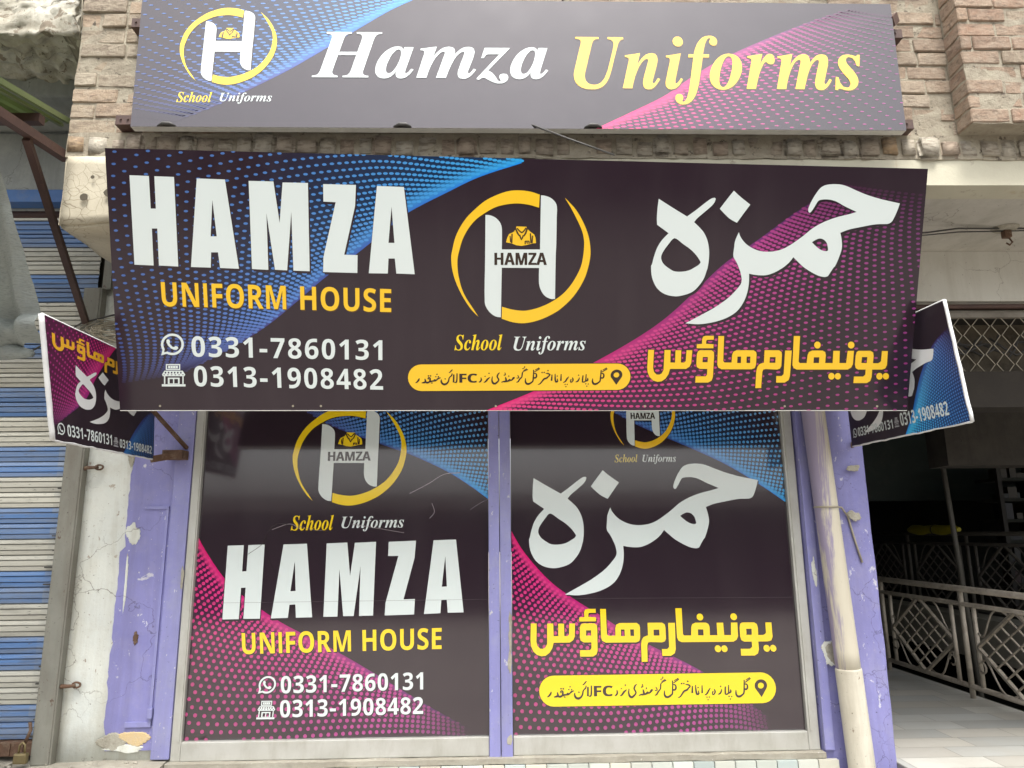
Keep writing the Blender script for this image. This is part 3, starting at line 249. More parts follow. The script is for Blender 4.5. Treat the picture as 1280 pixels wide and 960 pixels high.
def worn(name, c1, c2, dirt, scale=4, dirt_amt=0.5, rough=0.75, bump=0.25, chips=None, chip_pos=0.66, metal=0.0, streak=None, specks=None, cracks=None, grime=None):
    t = NT(name)
    n1 = t.noise(scale, 8, 0.65)
    col = t.mix(t.ramp(n1, 0.35, 0.65), c1, c2)
    n2 = t.noise(scale * 2.7, 10, 0.7, streak)
    f = t.ramp(n2, 0.5, 0.78)
    m = t.n('ShaderNodeMath', operation='MULTIPLY')
    t.link(f, m.inputs[0]); m.inputs[1].default_value = dirt_amt
    col = t.mix(m.outputs[0], col, dirt)
    if chips:
        n3 = t.noise(scale * 3.1, 12, 0.62, None, 0.4)
        col = t.mix(t.ramp(n3, chip_pos, chip_pos + 0.015), col, chips)
    if specks:
        col = t.mix(t.ramp(t.noise(38, 6, 0.65, (1, 1, 0.55)), 0.655, 0.675), col, specks)
        col = t.mix(t.ramp(t.noise(120, 3, 0.6), 0.70, 0.73), col, tuple(v * 0.8 for v in specks))
    if grime:
        col = t.mix(t.ramp(t.noise(3.2, 8, 0.7, (2.2, 1, 0.22), 0.3), 0.46, 0.80), col, grime)
        col = t.mix(t.ramp(t.noise(75, 4, 0.6), 0.66, 0.74), col, tuple(v * 0.35 for v in grime))
    if cracks:
        v = t.n('ShaderNodeTexVoronoi', feature='DISTANCE_TO_EDGE')
        v.inputs['Scale'].default_value = 3.4
        mv = t.n('ShaderNodeMix', data_type='VECTOR')
        ns = t.n('ShaderNodeTexNoise'); ns.inputs['Scale'].default_value = 7; ns.inputs['Detail'].default_value = 8
        t.link(t.co, ns.inputs['Vector'])
        mv.inputs[0].default_value = 0.22
        t.link(t.co, mv.inputs[4]); t.link(ns.outputs[1], mv.inputs[5])
        t.link(mv.outputs[1], v.inputs['Vector'])
        ck = t.ramp(v.outputs['Distance'], 0.0, 0.006, (1, 1, 1), (0, 0, 0))
        mk = t.n('ShaderNodeMath', operation='MULTIPLY')
        t.link(ck, mk.inputs[0]); t.link(t.ramp(t.noise(2.1, 3), 0.42, 0.56), mk.inputs[1])
        col = t.mix(mk.outputs[0], col, cracks)
    t.base(col)
    t.rough(rough)
    t.b.inputs['Metallic'].default_value = metal
    t.bump(t.noise(scale * 9, 10, 0.7), bump, 0.006)
    return t.m

def plain(name, c, rough=0.6, metal=0.0, spec=None):
    t = NT(name)
    t.base(t.mix(t.ramp(t.noise(14, 8), 0.3, 0.75), tuple(v * 0.82 for v in c), c))
    t.rough(rough)
    t.b.inputs['Metallic'].default_value = metal
    t.bump(t.noise(90, 5), 0.06, 0.003)
    return t.m

M_purple = worn('purple_paint', (0.25, 0.245, 0.50), (0.20, 0.198, 0.43), (0.32, 0.31, 0.42), 3.2, 0.55, 0.55, 0.22, chips=(0.55, 0.55, 0.6), chip_pos=0.66, specks=(0.6, 0.6, 0.66), grime=(0.17, 0.16, 0.30), cracks=(0.09, 0.08, 0.16))
M_purple2 = worn('purple_paint_trim', (0.27, 0.27, 0.52), (0.22, 0.22, 0.47), (0.36, 0.37, 0.44), 4, 0.5, 0.5, 0.15, chips=(0.6, 0.58, 0.5), chip_pos=0.69, specks=(0.6, 0.6, 0.62), grime=(0.20, 0.20, 0.30))
M_patch = worn('bare_cement_patch', (0.42, 0.4, 0.33), (0.3, 0.28, 0.22), (0.14, 0.12, 0.09), 14, 0.8, 0.9, 0.6)
M_yellowpatch = worn('old_yellow_paint', (0.6, 0.45, 0.22), (0.55, 0.42, 0.25), (0.5, 0.48, 0.42), 18, 0.6, 0.8, 0.4)
M_white = worn('white_plaster', (0.70, 0.72, 0.65), (0.60, 0.63, 0.59), (0.45, 0.42, 0.34), 3.0, 0.5, 0.85, 0.45, chips=(0.42, 0.38, 0.31), chip_pos=0.655, specks=(0.33, 0.27, 0.21), grime=(0.44, 0.42, 0.33), cracks=(0.16, 0.14, 0.11))
M_steelgrey = worn('grey_steel_paint', (0.25, 0.25, 0.21), (0.19, 0.19, 0.16), (0.13, 0.10, 0.07), 3.5, 0.6, 0.55, 0.2, streak=(1, 1, 0.25), specks=(0.10, 0.06, 0.04), grime=(0.15, 0.13, 0.10))
M_alu = worn('window_aluminium', (0.56, 0.56, 0.52), (0.47, 0.47, 0.42), (0.28, 0.26, 0.2), 5, 0.5, 0.42, 0.06, metal=0.35, streak=(1, 1, 0.3))
M_grout = plain('grout', (0.33, 0.32, 0.28), 0.9)
M_cement = worn('rough_cement', (0.36, 0.34, 0.28), (0.27, 0.25, 0.2), (0.16, 0.14, 0.11), 6, 0.6, 0.92, 0.8, specks=(0.5, 0.48, 0.42))
M_greywall = worn('grey_plaster', (0.36, 0.37, 0.34), (0.25, 0.27, 0.26), (0.47, 0.48, 0.44), 2.6, 0.8, 0.9, 0.5, grime=(0.17, 0.175, 0.165), cracks=(0.1, 0.1, 0.09))
M_soffit = worn('soffit_paint', (0.50, 0.48, 0.42), (0.43, 0.41, 0.36), (0.30, 0.28, 0.23), 1.6, 0.5, 0.85, 0.18, grime=(0.33, 0.31, 0.26), cracks=(0.2, 0.18, 0.15))
M_beamwhite = worn('beam_paint', (0.62, 0.61, 0.55), (0.55, 0.54, 0.48), (0.36, 0.34, 0.28), 1.3, 0.45, 0.85, 0.18, grime=(0.46, 0.44, 0.38), cracks=(0.3, 0.28, 0.24))
M_rust = worn('brown_steel', (0.060, 0.032, 0.026), (0.085, 0.045, 0.035), (0.14, 0.08, 0.05), 9, 0.5, 0.6, 0.25)
M_rust2 = worn('rusty_steel', (0.13, 0.07, 0.04), (0.09, 0.05, 0.03), (0.3, 0.24, 0.17), 14, 0.7, 0.8, 0.4)
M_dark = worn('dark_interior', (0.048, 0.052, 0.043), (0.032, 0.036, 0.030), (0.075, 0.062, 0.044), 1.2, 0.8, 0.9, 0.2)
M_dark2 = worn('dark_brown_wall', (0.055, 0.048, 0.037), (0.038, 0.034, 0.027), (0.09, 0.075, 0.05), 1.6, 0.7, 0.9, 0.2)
M_darkgreen = worn('dark_green_paint', (0.022, 0.040, 0.032), (0.016, 0.028, 0.022), (0.05, 0.05, 0.04), 2, 0.7, 0.6, 0.1)
M_wire = plain('dark_wire', (0.05, 0.047, 0.042), 0.6)
M_galv = plain('galvanised_wire', (0.42, 0.38, 0.29), 0.55, 0.3)
M_rail = worn('railing_steel', (0.46, 0.41, 0.33), (0.33, 0.29, 0.23), (0.1, 0.07, 0.05), 8, 0.6, 0.5, 0.1, metal=0.3)
M_green = worn('green_sheet', (0.15, 0.19, 0.075), (0.12, 0.155, 0.06), (0.10, 0.10, 0.05), 5, 0.5, 0.5, 0.1)
M_blue = worn('blue_paint', (0.075, 0.18, 0.42), (0.06, 0.14, 0.34), (0.2, 0.22, 0.24), 6, 0.5, 0.55, 0.1)
M_pipe = worn('cream_pipe', (0.60, 0.57, 0.47), (0.52, 0.49, 0.40), (0.30, 0.27, 0.2), 4, 0.6, 0.6, 0.12, streak=(1, 1, 0.15), specks=(0.25, 0.2, 0.15), grime=(0.36, 0.32, 0.24))
M_whitefab = plain('white_fabric', (0.75, 0.76, 0.75), 0.8)
M_signedge = plain('sign_white_edge', (0.62, 0.61, 0.57), 0.6)
M_signback = plain('sign_back', (0.10, 0.10, 0.10), 0.7)
M_yellowbag = plain('yellow_sheet', (0.55, 0.48, 0.03), 0.6)
M_red = plain('red_paint', (0.30, 0.02, 0.02), 0.5)
M_pack = plain('white_packet', (0.4, 0.4, 0.38), 0.5)
M_brass = plain('old_brass', (0.25, 0.2, 0.1), 0.45, 0.6)

def m_pipe_painted():
    t = NT('pipe_with_paint_drips')
    n = t.noise(7, 8, 0.6, (1, 1, 0.12), 0.3)
    col = t.mix(t.ramp(n, 0.3, 0.7), (0.62, 0.58, 0.46), (0.50, 0.46, 0.36))
    sx = t.n('ShaderNodeSeparateXYZ')
    t.link(t.co, sx.inputs[0])
    mr = t.n('ShaderNodeMapRange')
    t.link(sx.outputs[0], mr.inputs[0])
    mr.inputs[1].default_value = 1.55; mr.inputs[2].default_value = 1.44
    mr.inputs[3].default_value = 0.0; mr.inputs[4].default_value = 0.44
    ad = t.n('ShaderNodeMath', operation='ADD')
    t.link(mr.outputs[0], ad.inputs[0]); t.link(t.noise(9, 10, 0.7, (1.6, 1.6, 0.16), 0.5), ad.inputs[1])
    col = t.mix(t.ramp(ad.outputs[0], 0.69, 0.77), col, (0.30, 0.26, 0.36))
    col = t.mix(t.ramp(t.noise(16, 10, 0.7, (1, 1, 0.1)), 0.63, 0.68), col, (0.16, 0.12, 0.10))
    t.base(col); t.rough(0.55)
    t.bump(t.noise(40, 8, 0.7, (1, 1, 0.3)), 0.2, 0.004)
    return t.m
M_pipep = m_pipe_painted()

def m_cracked():
    t = NT('cracked_cream_plaster')
    n1 = t.noise(5, 8)
    col = t.mix(t.ramp(n1, 0.3, 0.7), (0.52, 0.48, 0.37), (0.40, 0.36, 0.27))
    v = t.n('ShaderNodeTexVoronoi', feature='DISTANCE_TO_EDGE')
    v.inputs['Scale'].default_value = 26
    mx = t.n('ShaderNodeMix', data_type='VECTOR')
    ns = t.n('ShaderNodeTexNoise'); ns.inputs['Scale'].default_value = 9
    t.link(t.co, ns.inputs['Vector'])
    mx.inputs[0].default_value = 0.10
    t.link(t.co, mx.inputs[4]); t.link(ns.outputs[1], mx.inputs[5])
    t.link(mx.outputs[1], v.inputs['Vector'])
    crack = t.ramp(v.outputs['Distance'], 0.0, 0.035, (1, 1, 1), (0, 0, 0))
    col = t.mix(t.ramp(t.noise(3.5, 6), 0.45, 0.62), col, t.mix(crack, col, (0.22, 0.185, 0.13)))
    col = t.mix(t.ramp(t.noise(11, 12, 0.7), 0.62, 0.68), col, (0.26, 0.22, 0.16))
    col = t.mix(t.ramp(t.noise(2.2, 5), 0.62, 0.8), col, (0.33, 0.25, 0.17))
    t.base(col); t.rough(0.9)
    t.bump(crack, -0.25, 0.004)
    t.bump(t.noise(45, 10, 0.7), 0.35, 0.006)
    return t.m
M_crack = m_cracked()

def m_cream():
    t = NT('cream_slab_paint')
    col = t.mix(t.ramp(t.noise(2.5, 8), 0.3, 0.7), (0.56, 0.54, 0.42), (0.46, 0.435, 0.335))
    col = t.mix(t.ramp(t.noise(13, 12, 0.72), 0.60, 0.66), col, (0.34, 0.30, 0.23))
    col = t.mix(t.ramp(t.noise(5, 8, 0.7, (1, 1, 0.1)), 0.62, 0.75), col, (0.42, 0.34, 0.22))
    t.base(col); t.rough(0.9)
    t.bump(t.noise(30, 10, 0.7), 0.4, 0.006)
    return t.m
M_cream = m_cream()

def m_brick():
    t = NT('old_brick')
    c = t.attr()
    c = t.mix(t.ramp(t.noise(22, 10, 0.7), 0.35, 0.7), c, t.mix(0.6, c, (0.46, 0.40, 0.31)))
    c = t.mix(t.ramp(t.noise(35, 6, 0.6, (0.6, 1, 2.2)), 0.50, 0.62), c, t.mix(0.55, c, (0.15, 0.11, 0.08)))
    c = t.mix(t.ramp(t.noise(9, 12, 0.75), 0.60, 0.70), c, (0.40, 0.35, 0.27))
    c = t.mix(t.ramp(t.noise(48, 8, 0.7), 0.62, 0.74), c, (0.14, 0.11, 0.08))
    t.base(c); t.rough(0.93)
    t.bump(t.noise(48, 12, 0.75), 1.0, 0.014)
    return t.m
M_brick = m_brick()
def m_mortar():
    t = NT('brick_mortar')
    c = t.mix(t.ramp(t.noise(12, 10, 0.7), 0.35, 0.7), (0.42, 0.38, 0.29), (0.28, 0.24, 0.18))
    c = t.mix(t.ramp(t.noise(31, 8, 0.7), 0.58, 0.66), c, (0.10, 0.08, 0.06))
    t.base(c); t.rough(0.95)
    t.bump(t.noise(70, 12, 0.75), 1.0, 0.01)
    return t.m
M_mortar = m_mortar()

def m_vcol(name, rough=0.7, dirt=0.25, dirtcol=(0.3, 0.27, 0.2), scale=8, bump=0.15, stretch=None, metal=0.0, grime=None):
    t = NT(name)
    c = t.attr()
    if grime:
        c = t.mix(t.ramp(t.noise(7, 9, 0.72, (0.5, 1, 3.0), 0.4), 0.50, 0.74), c, t.mix(0.65, c, grime))
        c = t.mix(t.ramp(t.noise(60, 5, 0.6, (0.4, 1, 2)), 0.64, 0.70), c, grime)
    f = t.n('ShaderNodeMath', operation='MULTIPLY')
    t.link(t.ramp(t.noise(scale, 10, 0.7, stretch), 0.42, 0.75), f.inputs[0])
    f.inputs[1].default_value = dirt
    t.base(t.mix(f.outputs[0], c, dirtcol))
    t.rough(rough)
    t.b.inputs['Metallic'].default_value = metal
    t.bump(t.noise(scale * 7, 8, 0.7), bump, 0.004)
    return t.m
M_shutter = m_vcol('shutter_paint', 0.5, 0.62, (0.36, 0.355, 0.31), 5, 0.12, (0.22, 1, 7.0), grime=(0.10, 0.095, 0.08))
M_tile = m_vcol('marble_tiles', 0.35, 0.35, (0.40, 0.43, 0.38), 14, 0.03)
M_floor = m_vcol('marble_floor', 0.40, 0.5, (0.36, 0.33, 0.27), 3.5, 0.05)
M_goods = m_vcol('packets', 0.4, 0.1, (0.1, 0.1, 0.1), 20, 0.02)

def m_print(name, rough, spec=0.5, coat=0.0, wave=0.0, dust=0.06, ior=1.5):
    """printed sheet: colour comes from the print (attribute), gloss from the laminate"""
    t = NT(name)
    c = t.attr()
    d = t.n('ShaderNodeMath', operation='MULTIPLY')
    t.link(t.ramp(t.noise(3.0, 2, 0.5, (2.6, 1.0, 0.16)), 0.45, 0.8), d.inputs[0])
    d.inputs[1].default_value = dust
    t.base(t.mix(d.outputs[0], c, (0.32, 0.28, 0.27)))
    rr = t.n('ShaderNodeMapRange')
    t.link(t.noise(6, 8, 0.65), rr.inputs[0])
    rr.inputs[1].default_value = 0.3; rr.inputs[2].default_value = 0.75
    rr.inputs[3].default_value = rough * 0.8; rr.inputs[4].default_value = rough * 1.3
    t.rough(rr.outputs[0])
    t.b.inputs['Specular IOR Level'].default_value = spec
    t.b.inputs['IOR'].default_value = ior
    t.b.inputs['Coat Weight'].default_value = coat
    t.b.inputs['Coat Roughness'].default_value = rough * 0.5
    if wave:
        t.bump(t.noise(1.6, 3, 0.5, (3.2, 1, 0.5)), wave, 0.02)
    t.bump(t.noise(120, 4, 0.6), 0.015, 0.002)
    return t.m
P_top = m_print('top_sign_print', 0.18, 0.5, 0.0, 0.035, 0.0, 2.0)
P_mid = m_print('main_sign_print', 0.17, 0.5, 0.0, 0.035, 0.022, 1.5)
P_win = m_print('window_film_print', 0.11, 0.5, 1.0, 0.04, 0.02, 1.7)
P_flag = m_print('banner_print', 0.42, 0.5, 0.0, 0.35, 0.03, 1.45)

# ------------------------------------------------------------------ print building: everything in millimetres on a panel
class Panel:
    def __init__(s, P0, u, v):
        s.P = Vector(P0); s.u = Vector(u).normalized(); s.v = Vector(v).normalized(); s.n = s.u.cross(s.v)
    def at(s, p, h=0.0):
        return s.P + s.u * (p[0] / 1000) + s.v * (p[1] / 1000) + s.n * (h / 1000)
PT = Panel((0, -.82, 3.165), (1, 0, 0), (0, 0, 1))
PM = Panel((0, -.65, 2.063), (1, 0, 0), (0, -.32, .888))
PW = Panel((0, 0, .7), (1, 0, 0), (0, 0, 1))
PL = Panel((-1.52, 0, 1.9), (0, 1, 0), (0, 0, 1))
PR = Panel((1.665, 0, 1.9), (0, -1, 0), (0, 0, 1))

def new_print():
    bm = bmesh.new()
    return bm, bm.loops.layers.float_color.new('Col')

def face(bm, cl, vs, cols):
    try:
        f = bm.faces.new(vs)
    except ValueError:
        return
    if isinstance(cols, tuple): cols = [cols] * len(vs)
    for l, c in zip(f.loops, cols): l[cl] = (*c, 1)

def shape(bm, cl, pn, loops, h, col):
    """flat filled shape (outer loop + holes) at height h mm over the panel"""
    pts = [p for lp in loops for p in lp]
    tris = tessellate_polygon([[Vector((x, y, 0)) for x, y in lp] for lp in loops])
    vs = [bm.verts.new(pn.at(p, h)) for p in pts]
    for a, b, c in tris:
        (x0, y0), (x1, y1), (x2, y2) = pts[a], pts[b], pts[c]
        cr = (x1 - x0) * (y2 - y0) - (x2 - x0) * (y1 - y0)
        if abs(cr) < 1e-7: continue
        face(bm, cl, (vs[a], vs[b], vs[c]) if cr > 0 else (vs[a], vs[c], vs[b]), col)

def bounds(shapes):
    xs = [p[0] for sh in shapes for lp in sh for p in lp]
    ys = [p[1] for sh in shapes for lp in sh for p in lp]
    return min(xs), min(ys), max(xs), max(ys)

def remap(shapes, src, dst):
    """move shapes from a source rectangle to a target rectangle (x0,y0,x1,y1) or a target quad (4 points)"""
    out = []
    for sh in shapes:
        o = []
        for lp in sh:
            q = []
            for x, y in lp:
                a = (x - src[0]) / (src[2] - src[0]); b = (y - src[1]) / (src[3] - src[1])
                if isinstance(dst[0], (list, tuple)):
                    p0, p1, p2, p3 = dst
                    q.append(tuple((p0[k] * (1 - a) + p1[k] * a) * (1 - b) + (p3[k] * (1 - a) + p2[k] * a) * b for k in (0, 1)))
                else:
                    q.append((dst[0] + a * (dst[2] - dst[0]), dst[1] + b * (dst[3] - dst[1])))
            o.append(q)
        out.append(o)
    return out

def area(lp):
    return sum(lp[i][0] * lp[(i + 1) % len(lp)][1] - lp[(i + 1) % len(lp)][0] * lp[i][1] for i in range(len(lp))) / 2

def inside(p, lp):
    r = False
    for i in range(len(lp)):
        (x0, y0), (x1, y1) = lp[i], lp[(i + 1) % len(lp)]
        if (y0 > p[1]) != (y1 > p[1]) and p[0] < (x1 - x0) * (p[1] - y0) / (y1 - y0) + x0: r = not r
    return r

_v = [float(q) for q in GLY['sb']['H'][1][0].split()]
_ch = max(_v[1::2])
GLY['sb']['I'] = [_ch * .40, [f"{_ch*.10} 0 {_ch*.30} 0 {_ch*.30} {_ch} {_ch*.10} {_ch}"]]
GLY['sb']['-'] = [_ch * .52, [f"{_ch*.05} {_ch*.28} {_ch*.45} {_ch*.28} {_ch*.45} {_ch*.45} {_ch*.05} {_ch*.45}"]]
def text(s, font, track=0, space=230):
    x = 0
    out = []
    for ch in s:
        if ch == ' ':
            x += space; continue
        adv, lps = GLY[font][ch]
        loops = []
        for l in lps:
            v = [float(q) for q in l.split()]
            loops.append([(x + a, b) for a, b in zip(v[::2], v[1::2])])
        outers = [l for l in loops if not any(inside(l[0], m) for m in loops if m is not l)]
        for o in outers:
            out.append([o] + [l for l in loops if l is not o and inside(l[0], o)])
        x += adv + track
    return out

def letters(name, pn, shapes, col, mat, parent, h=1.2, label=None):
    bm, cl = new_print()
    for k, sh in enumerate(shapes):
        shape(bm, cl, pn, sh, h + (k % 7) * 0.03, col)
    o = obj(name, bm, mat, parent)
    if label: o['label'] = label
    return o

def shadow(bm, cl, pn, shapes, col, dx, dy, h=0.8):
    """printed dark outline under the lettering, as on the artwork"""
    for k, sh in enumerate(shapes):
        shape(bm, cl, pn, [[(x + dx, y + dy) for x, y in lp] for lp in sh], h + (k % 7) * 0.02, col)

def resample(pts, n):
    P = [Vector(p) for p in pts]
    # Catmull-Rom first
    Q = []
    E = [P[0] * 2 - P[1]] + P + [P[-1] * 2 - P[-2]]
    for i in range(1, len(E) - 2):
        for k in range(8):
            t = k / 8
            a, b, c, d = E[i - 1:i + 3]
            Q.append(0.5 * (2 * b + (c - a) * t + (2 * a - 5 * b + 4 * c - d) * t * t + (3 * b - a - 3 * c + d) * t ** 3))
    Q.append(P[-1])
    L = [0]
    for a, b in zip(Q, Q[1:]): L.append(L[-1] + (b - a).length)
    out = []
    j = 0
    for k in range(n):
        s = L[-1] * k / (n - 1)
        while j < len(L) - 2 and L[j + 1] < s: j += 1
        t = (s - L[j]) / max(1e-9, L[j + 1] - L[j])
        out.append(Q[j].lerp(Q[j + 1], min(1, t)))
    return out

def mixc(a, b, t):
    t = max(0, min(1, t))
    return tuple(x * (1 - t) + y * t for x, y in zip(a, b))

def clip_poly(poly, quad):
    """Sutherland-Hodgman against a counter-clockwise quad"""
    out = poly
    for i in range(len(quad)):
        a, b = quad[i], quad[(i + 1) % len(quad)]
        src, out = out, []
        if not src: return []
        def side(p): return (b[0] - a[0]) * (p[1] - a[1]) - (b[1] - a[1]) * (p[0] - a[0])
        for k in range(len(src)):
            p, q = src[k], src[(k + 1) % len(src)]
            sp, sq = side(p), side(q)
            if sp >= 0: out.append(p)
            if (sp >= 0) != (sq >= 0):
                t = sp / (sp - sq)
                out.append(tuple(u + (w - u) * t for u, w in zip(p, q)))
    return out

def halftone(bm, cl, pn, quad, edge, d0, d1, ncol, curve, step, grow, rad, band, c_edge, c_near, c_far, c_tint, c_bg, reach, asp=1.0, fade_t=0.72, bend=0.0):
    """swoosh: a bright band along the edge that breaks up into staggered columns of dots running off into the corner"""
    C = resample(edge, ncol)
    rows = [0.0, band * 0.35, band, band * 3.0, band * 9.0]
    def dirat(t):
        return Vector((d0[0] * (1 - t) + d1[0] * t, d0[1] * (1 - t) + d1[1] * t)).normalized()
    def fade(t): return 1 - ((t - fade_t) / (1 - fade_t)) ** 1.2 if t > fade_t else 1.0
    def wm(t): return 0.55 + 0.9 * math.sin(math.pi * min(1, t * 1.15 + 0.05))
    grid = []
    for i, c in enumerate(C):
        t = i / (ncol - 1)
        d = dirat(t); fa = fade(t)
        cols = [mixc(c_bg, mixc(c_edge[0], c_edge[1], t * 1.25), fa * (1 - 0.45 * t)), mixc(c_bg, mixc(c_near[0], c_edge[1], t * 1.1), fa * (1 - 0.4 * t)), mixc(c_bg, c_tint, fa), mixc(c_bg, c_tint, fa * 0.75), c_bg]
        grid.append([((c.x + d.x * r * wm(t), c.y + d.y * r * wm(t)), co) for r, co in zip(rows, cols)])
    for a, b in zip(grid, grid[1:]):
        for k in range(len(rows) - 1):
            poly = [(p[0], p[1], *co) for p, co in (a[k], a[k + 1], b[k + 1], b[k])]
            if area([p[:2] for p in poly]) < 0: poly = poly[::-1]
            poly = clip_poly(poly, quad)
            if len(poly) < 3: continue
            face(bm, cl, [bm.verts.new(pn.at(p, 0.3)) for p in poly], [p[2:5] for p in poly])
    for i, c in enumerate(C):
        t = i / (ncol - 1)
        d = dirat(t)
        pr = Vector((-d.y, d.x))
        fa = fade(t)
        s = band * 0.30 * wm(t)
        k = 0
        # all columns share one sequence of steps, every second column is half a step ahead
        while s < reach:
            g = min(1, s / reach)
            st = step + (grow - step) * min(1, g * 1.9) ** 0.8
            ss = s + (st * 0.5 if i % 2 else 0)
            p = c + d * ss + pr * (curve * (ss / 1000) ** 2 * 1000 + bend * 1000 * math.sin(min(1, ss / reach) * math.pi))
            if inside(p, quad):
                r = rad[0] + (rad[1] - rad[0]) * min(1, g * 2.2)
                co = mixc(mixc(c_near[0], c_near[1], t), mixc(c_far[0], c_far[1], t), g * 2.2)
                vis = fa * (0.45 + 0.55 * min(1, (1 - g) * 2.4))
                if vis > 0.08:
                    co = mixc(c_bg, co, vis)
                    ry = min(r / asp, st * 0.46)
                    el = [(p.x + r * math.cos(q * math.pi / 4 + .39), p.y + ry * math.sin(q * math.pi / 4 + .39)) for q in range(8)]
                    el = clip_poly(el, quad)
                    if len(el) > 2:
                        face(bm, cl, [bm.verts.new(pn.at(q, 0.6)) for q in el], co)
            s += st

def sheet(bm, cl, pn, quad, col, nx=12, ny=6):
    g = [[bm.verts.new(pn.at(tuple((quad[0][k] * (1 - i / nx) + quad[1][k] * i / nx) * (1 - j / ny) + (quad[3][k] * (1 - i / nx) + quad[2][k] * i / nx) * j / ny for k in (0, 1)))) for j in range(ny + 1)] for i in range(nx + 1)]
    for i in range(nx):
        for j in range(ny):
            face(bm, cl, (g[i][j], g[i + 1][j], g[i + 1][j + 1], g[i][j + 1]), col)

C_WHITE = (0.68, 0.75, 0.73)
C_YEL = (0.88, 0.54, 0.022)
C_LEM = (0.90, 0.64, 0.012)
C_BLACK = (0.025, 0.0145, 0.0215)
C_INK = (0.03, 0.016, 0.010)
BLUE_E = ((0.008, 0.23, 0.80), (0.07, 0.045, 0.28))
BLUE_N = ((0.03, 0.36, 0.76), (0.12, 0.14, 0.48))
BLUE_F = ((0.10, 0.24, 0.50), (0.045, 0.085, 0.33))
BLUE_T = (0.008, 0.032, 0.085)
PINK_E = ((0.72, 0.0, 0.145), (0.16, 0.02, 0.22))
PINK_N = ((0.72, 0.035, 0.19), (0.34, 0.05, 0.26))
PINK_F = ((0.50, 0.03, 0.135), (0.17, 0.05, 0.21))
PINK_T = (0.060, 0.005, 0.045)

def emblem(pn, rect, mat, parent, small=True, yel=C_YEL, h=1.2):
    root = None
    src = bounds(ART['emblem_ring'])
    rg = remap(ART['emblem_ring'], src, rect)
    mo = remap(ART['emblem_mono'], src, rect)
    bm, cl = new_print()
    shadow(bm, cl, pn, mo, C_BLACK, 4, -5, 0.8)
    shadow(bm, cl, pn, rg, (0.05, 0.025, 0.008), 1.5, -3, 0.8)
    for k, sh in enumerate(rg): shape(bm, cl, pn, sh, h, yel)
    root = obj('emblem', bm, mat, parent)
    letters('monogram', pn, mo, C_WHITE, mat, root, h + 0.1)
    bm, cl = new_print()
    sh_ = remap(ART['emblem_shirt'], src, rect)
    ln = remap(ART['emblem_lines'], src, rect)
    for s_ in sh_: shape(bm, cl, pn, s_, h + 0.1, yel)
    for k, s_ in enumerate(ln): shape(bm, cl, pn, s_, h + 0.25 + 0.03 * k, (0.06, 0.03, 0.01))
    obj('shirt_picture', bm, mat, root)
    if small:
        t = text('HAMZA', 'sb')
        hs = RC['mid_hamza_small']
        e = RC['mid_emblem']
        f = [(hs[0] - src[0]) / (src[2] - src[0]), (hs[1] - src[1]) / (src[3] - src[1]), (hs[2] - src[0]) / (src[2] - src[0]), (hs[3] - src[1]) / (src[3] - src[1])]
        if isinstance(rect[0], (list, tuple)): return root
        r = (rect[0] + f[0] * (rect[2] - rect[0]), rect[1] + f[1] * (rect[3] - rect[1]), rect[0] + f[2] * (rect[2] - rect[0]), rect[1] + f[3] * (rect[3] - rect[1]))
        fw = (r[2] - r[0]) * 0.012
        lt = remap(t, bounds(t), r)
        letters('emblem_lettering', pn, lt + [[[(x + fw, y) for x, y in lp] for lp in q] for q in lt], C_INK, mat, root, h + 0.3)
    return root

def words(name, s, font, pn, rect, col, mat, parent, h=1.2, track=0, sh=None, shc=C_BLACK, space=230, fat=0):
    t = text(s, font, track, space)
    t = remap(t, bounds(t), rect)
    bm, cl = new_print()
    if sh: shadow(bm, cl, pn, t, shc, sh[0], sh[1], 0.8)
    for k, q in enumerate(t): shape(bm, cl, pn, q, h + (k % 7) * 0.02, col)
    if fat:
        for k, q in enumerate(t): shape(bm, cl, pn, [[(x + fat, y) for x, y in lp] for lp in q], h + 0.2 + (k % 7) * 0.02, col)
    return obj(name, bm, mat, parent)

def art(name, key, pn, rect, col, mat, parent, h=1.2, sh=None, src=None, shc=C_BLACK):
    a = ART[key]
    a2 = remap(a, src or bounds(a), rect) if rect else a
    bm, cl = new_print()
    if sh:
        for q in (sh if isinstance(sh, list) else [sh]): shadow(bm, cl, pn, a2, shc, q[0], q[1], 0.75 + 0.02 * (q[0] > 0))
    for k, q in enumerate(a2): shape(bm, cl, pn, q, h + (k % 7) * 0.02, col)
    return obj(name, bm, mat, parent)

def pill(pn, rect, col, mat, parent, mid):
    x0, y0, x1, y1 = rect
    r = (y1 - y0) / 2
    def lozenge(g):
        rr = r + g
        return [(x1 - r + rr * math.cos(a), y0 + r + rr * math.sin(a)) for a in [R(-90 + 15 * k) for k in range(13)]] + [(x0 + r + rr * math.cos(a), y0 + r + rr * math.sin(a)) for a in [R(90 + 15 * k) for k in range(13)]]
    bm, cl = new_print()
    shape(bm, cl, pn, [lozenge(3)], 0.85, (0.03, 0.014, 0.008))
    shape(bm, cl, pn, [lozenge(0)], 1.0, col)
    root = obj('address_strip', bm, mat, parent)
    src = RC['w2_pill']
    def mp(a): return remap(a, src, rect)
    letters('urdu_address', pn, mp(ART['address_text']), C_INK, mat, root, 1.3)
    t = text('FC', 'sb', -10)
    f = RC['w2_fc']
    t = mp(remap(t, bounds(t), f))
    letters('latin_letters', pn, t + [[[(x + 2.2, y) for x, y in lp] for lp in q] for q in t], C_INK, mat, root, 1.3)
    letters('map_pin', pn, mp(ART['map_pin']), C_INK, mat, root, 1.3)
    return root

def ccw(q):
    return q if area(q) > 0 else q[::-1]

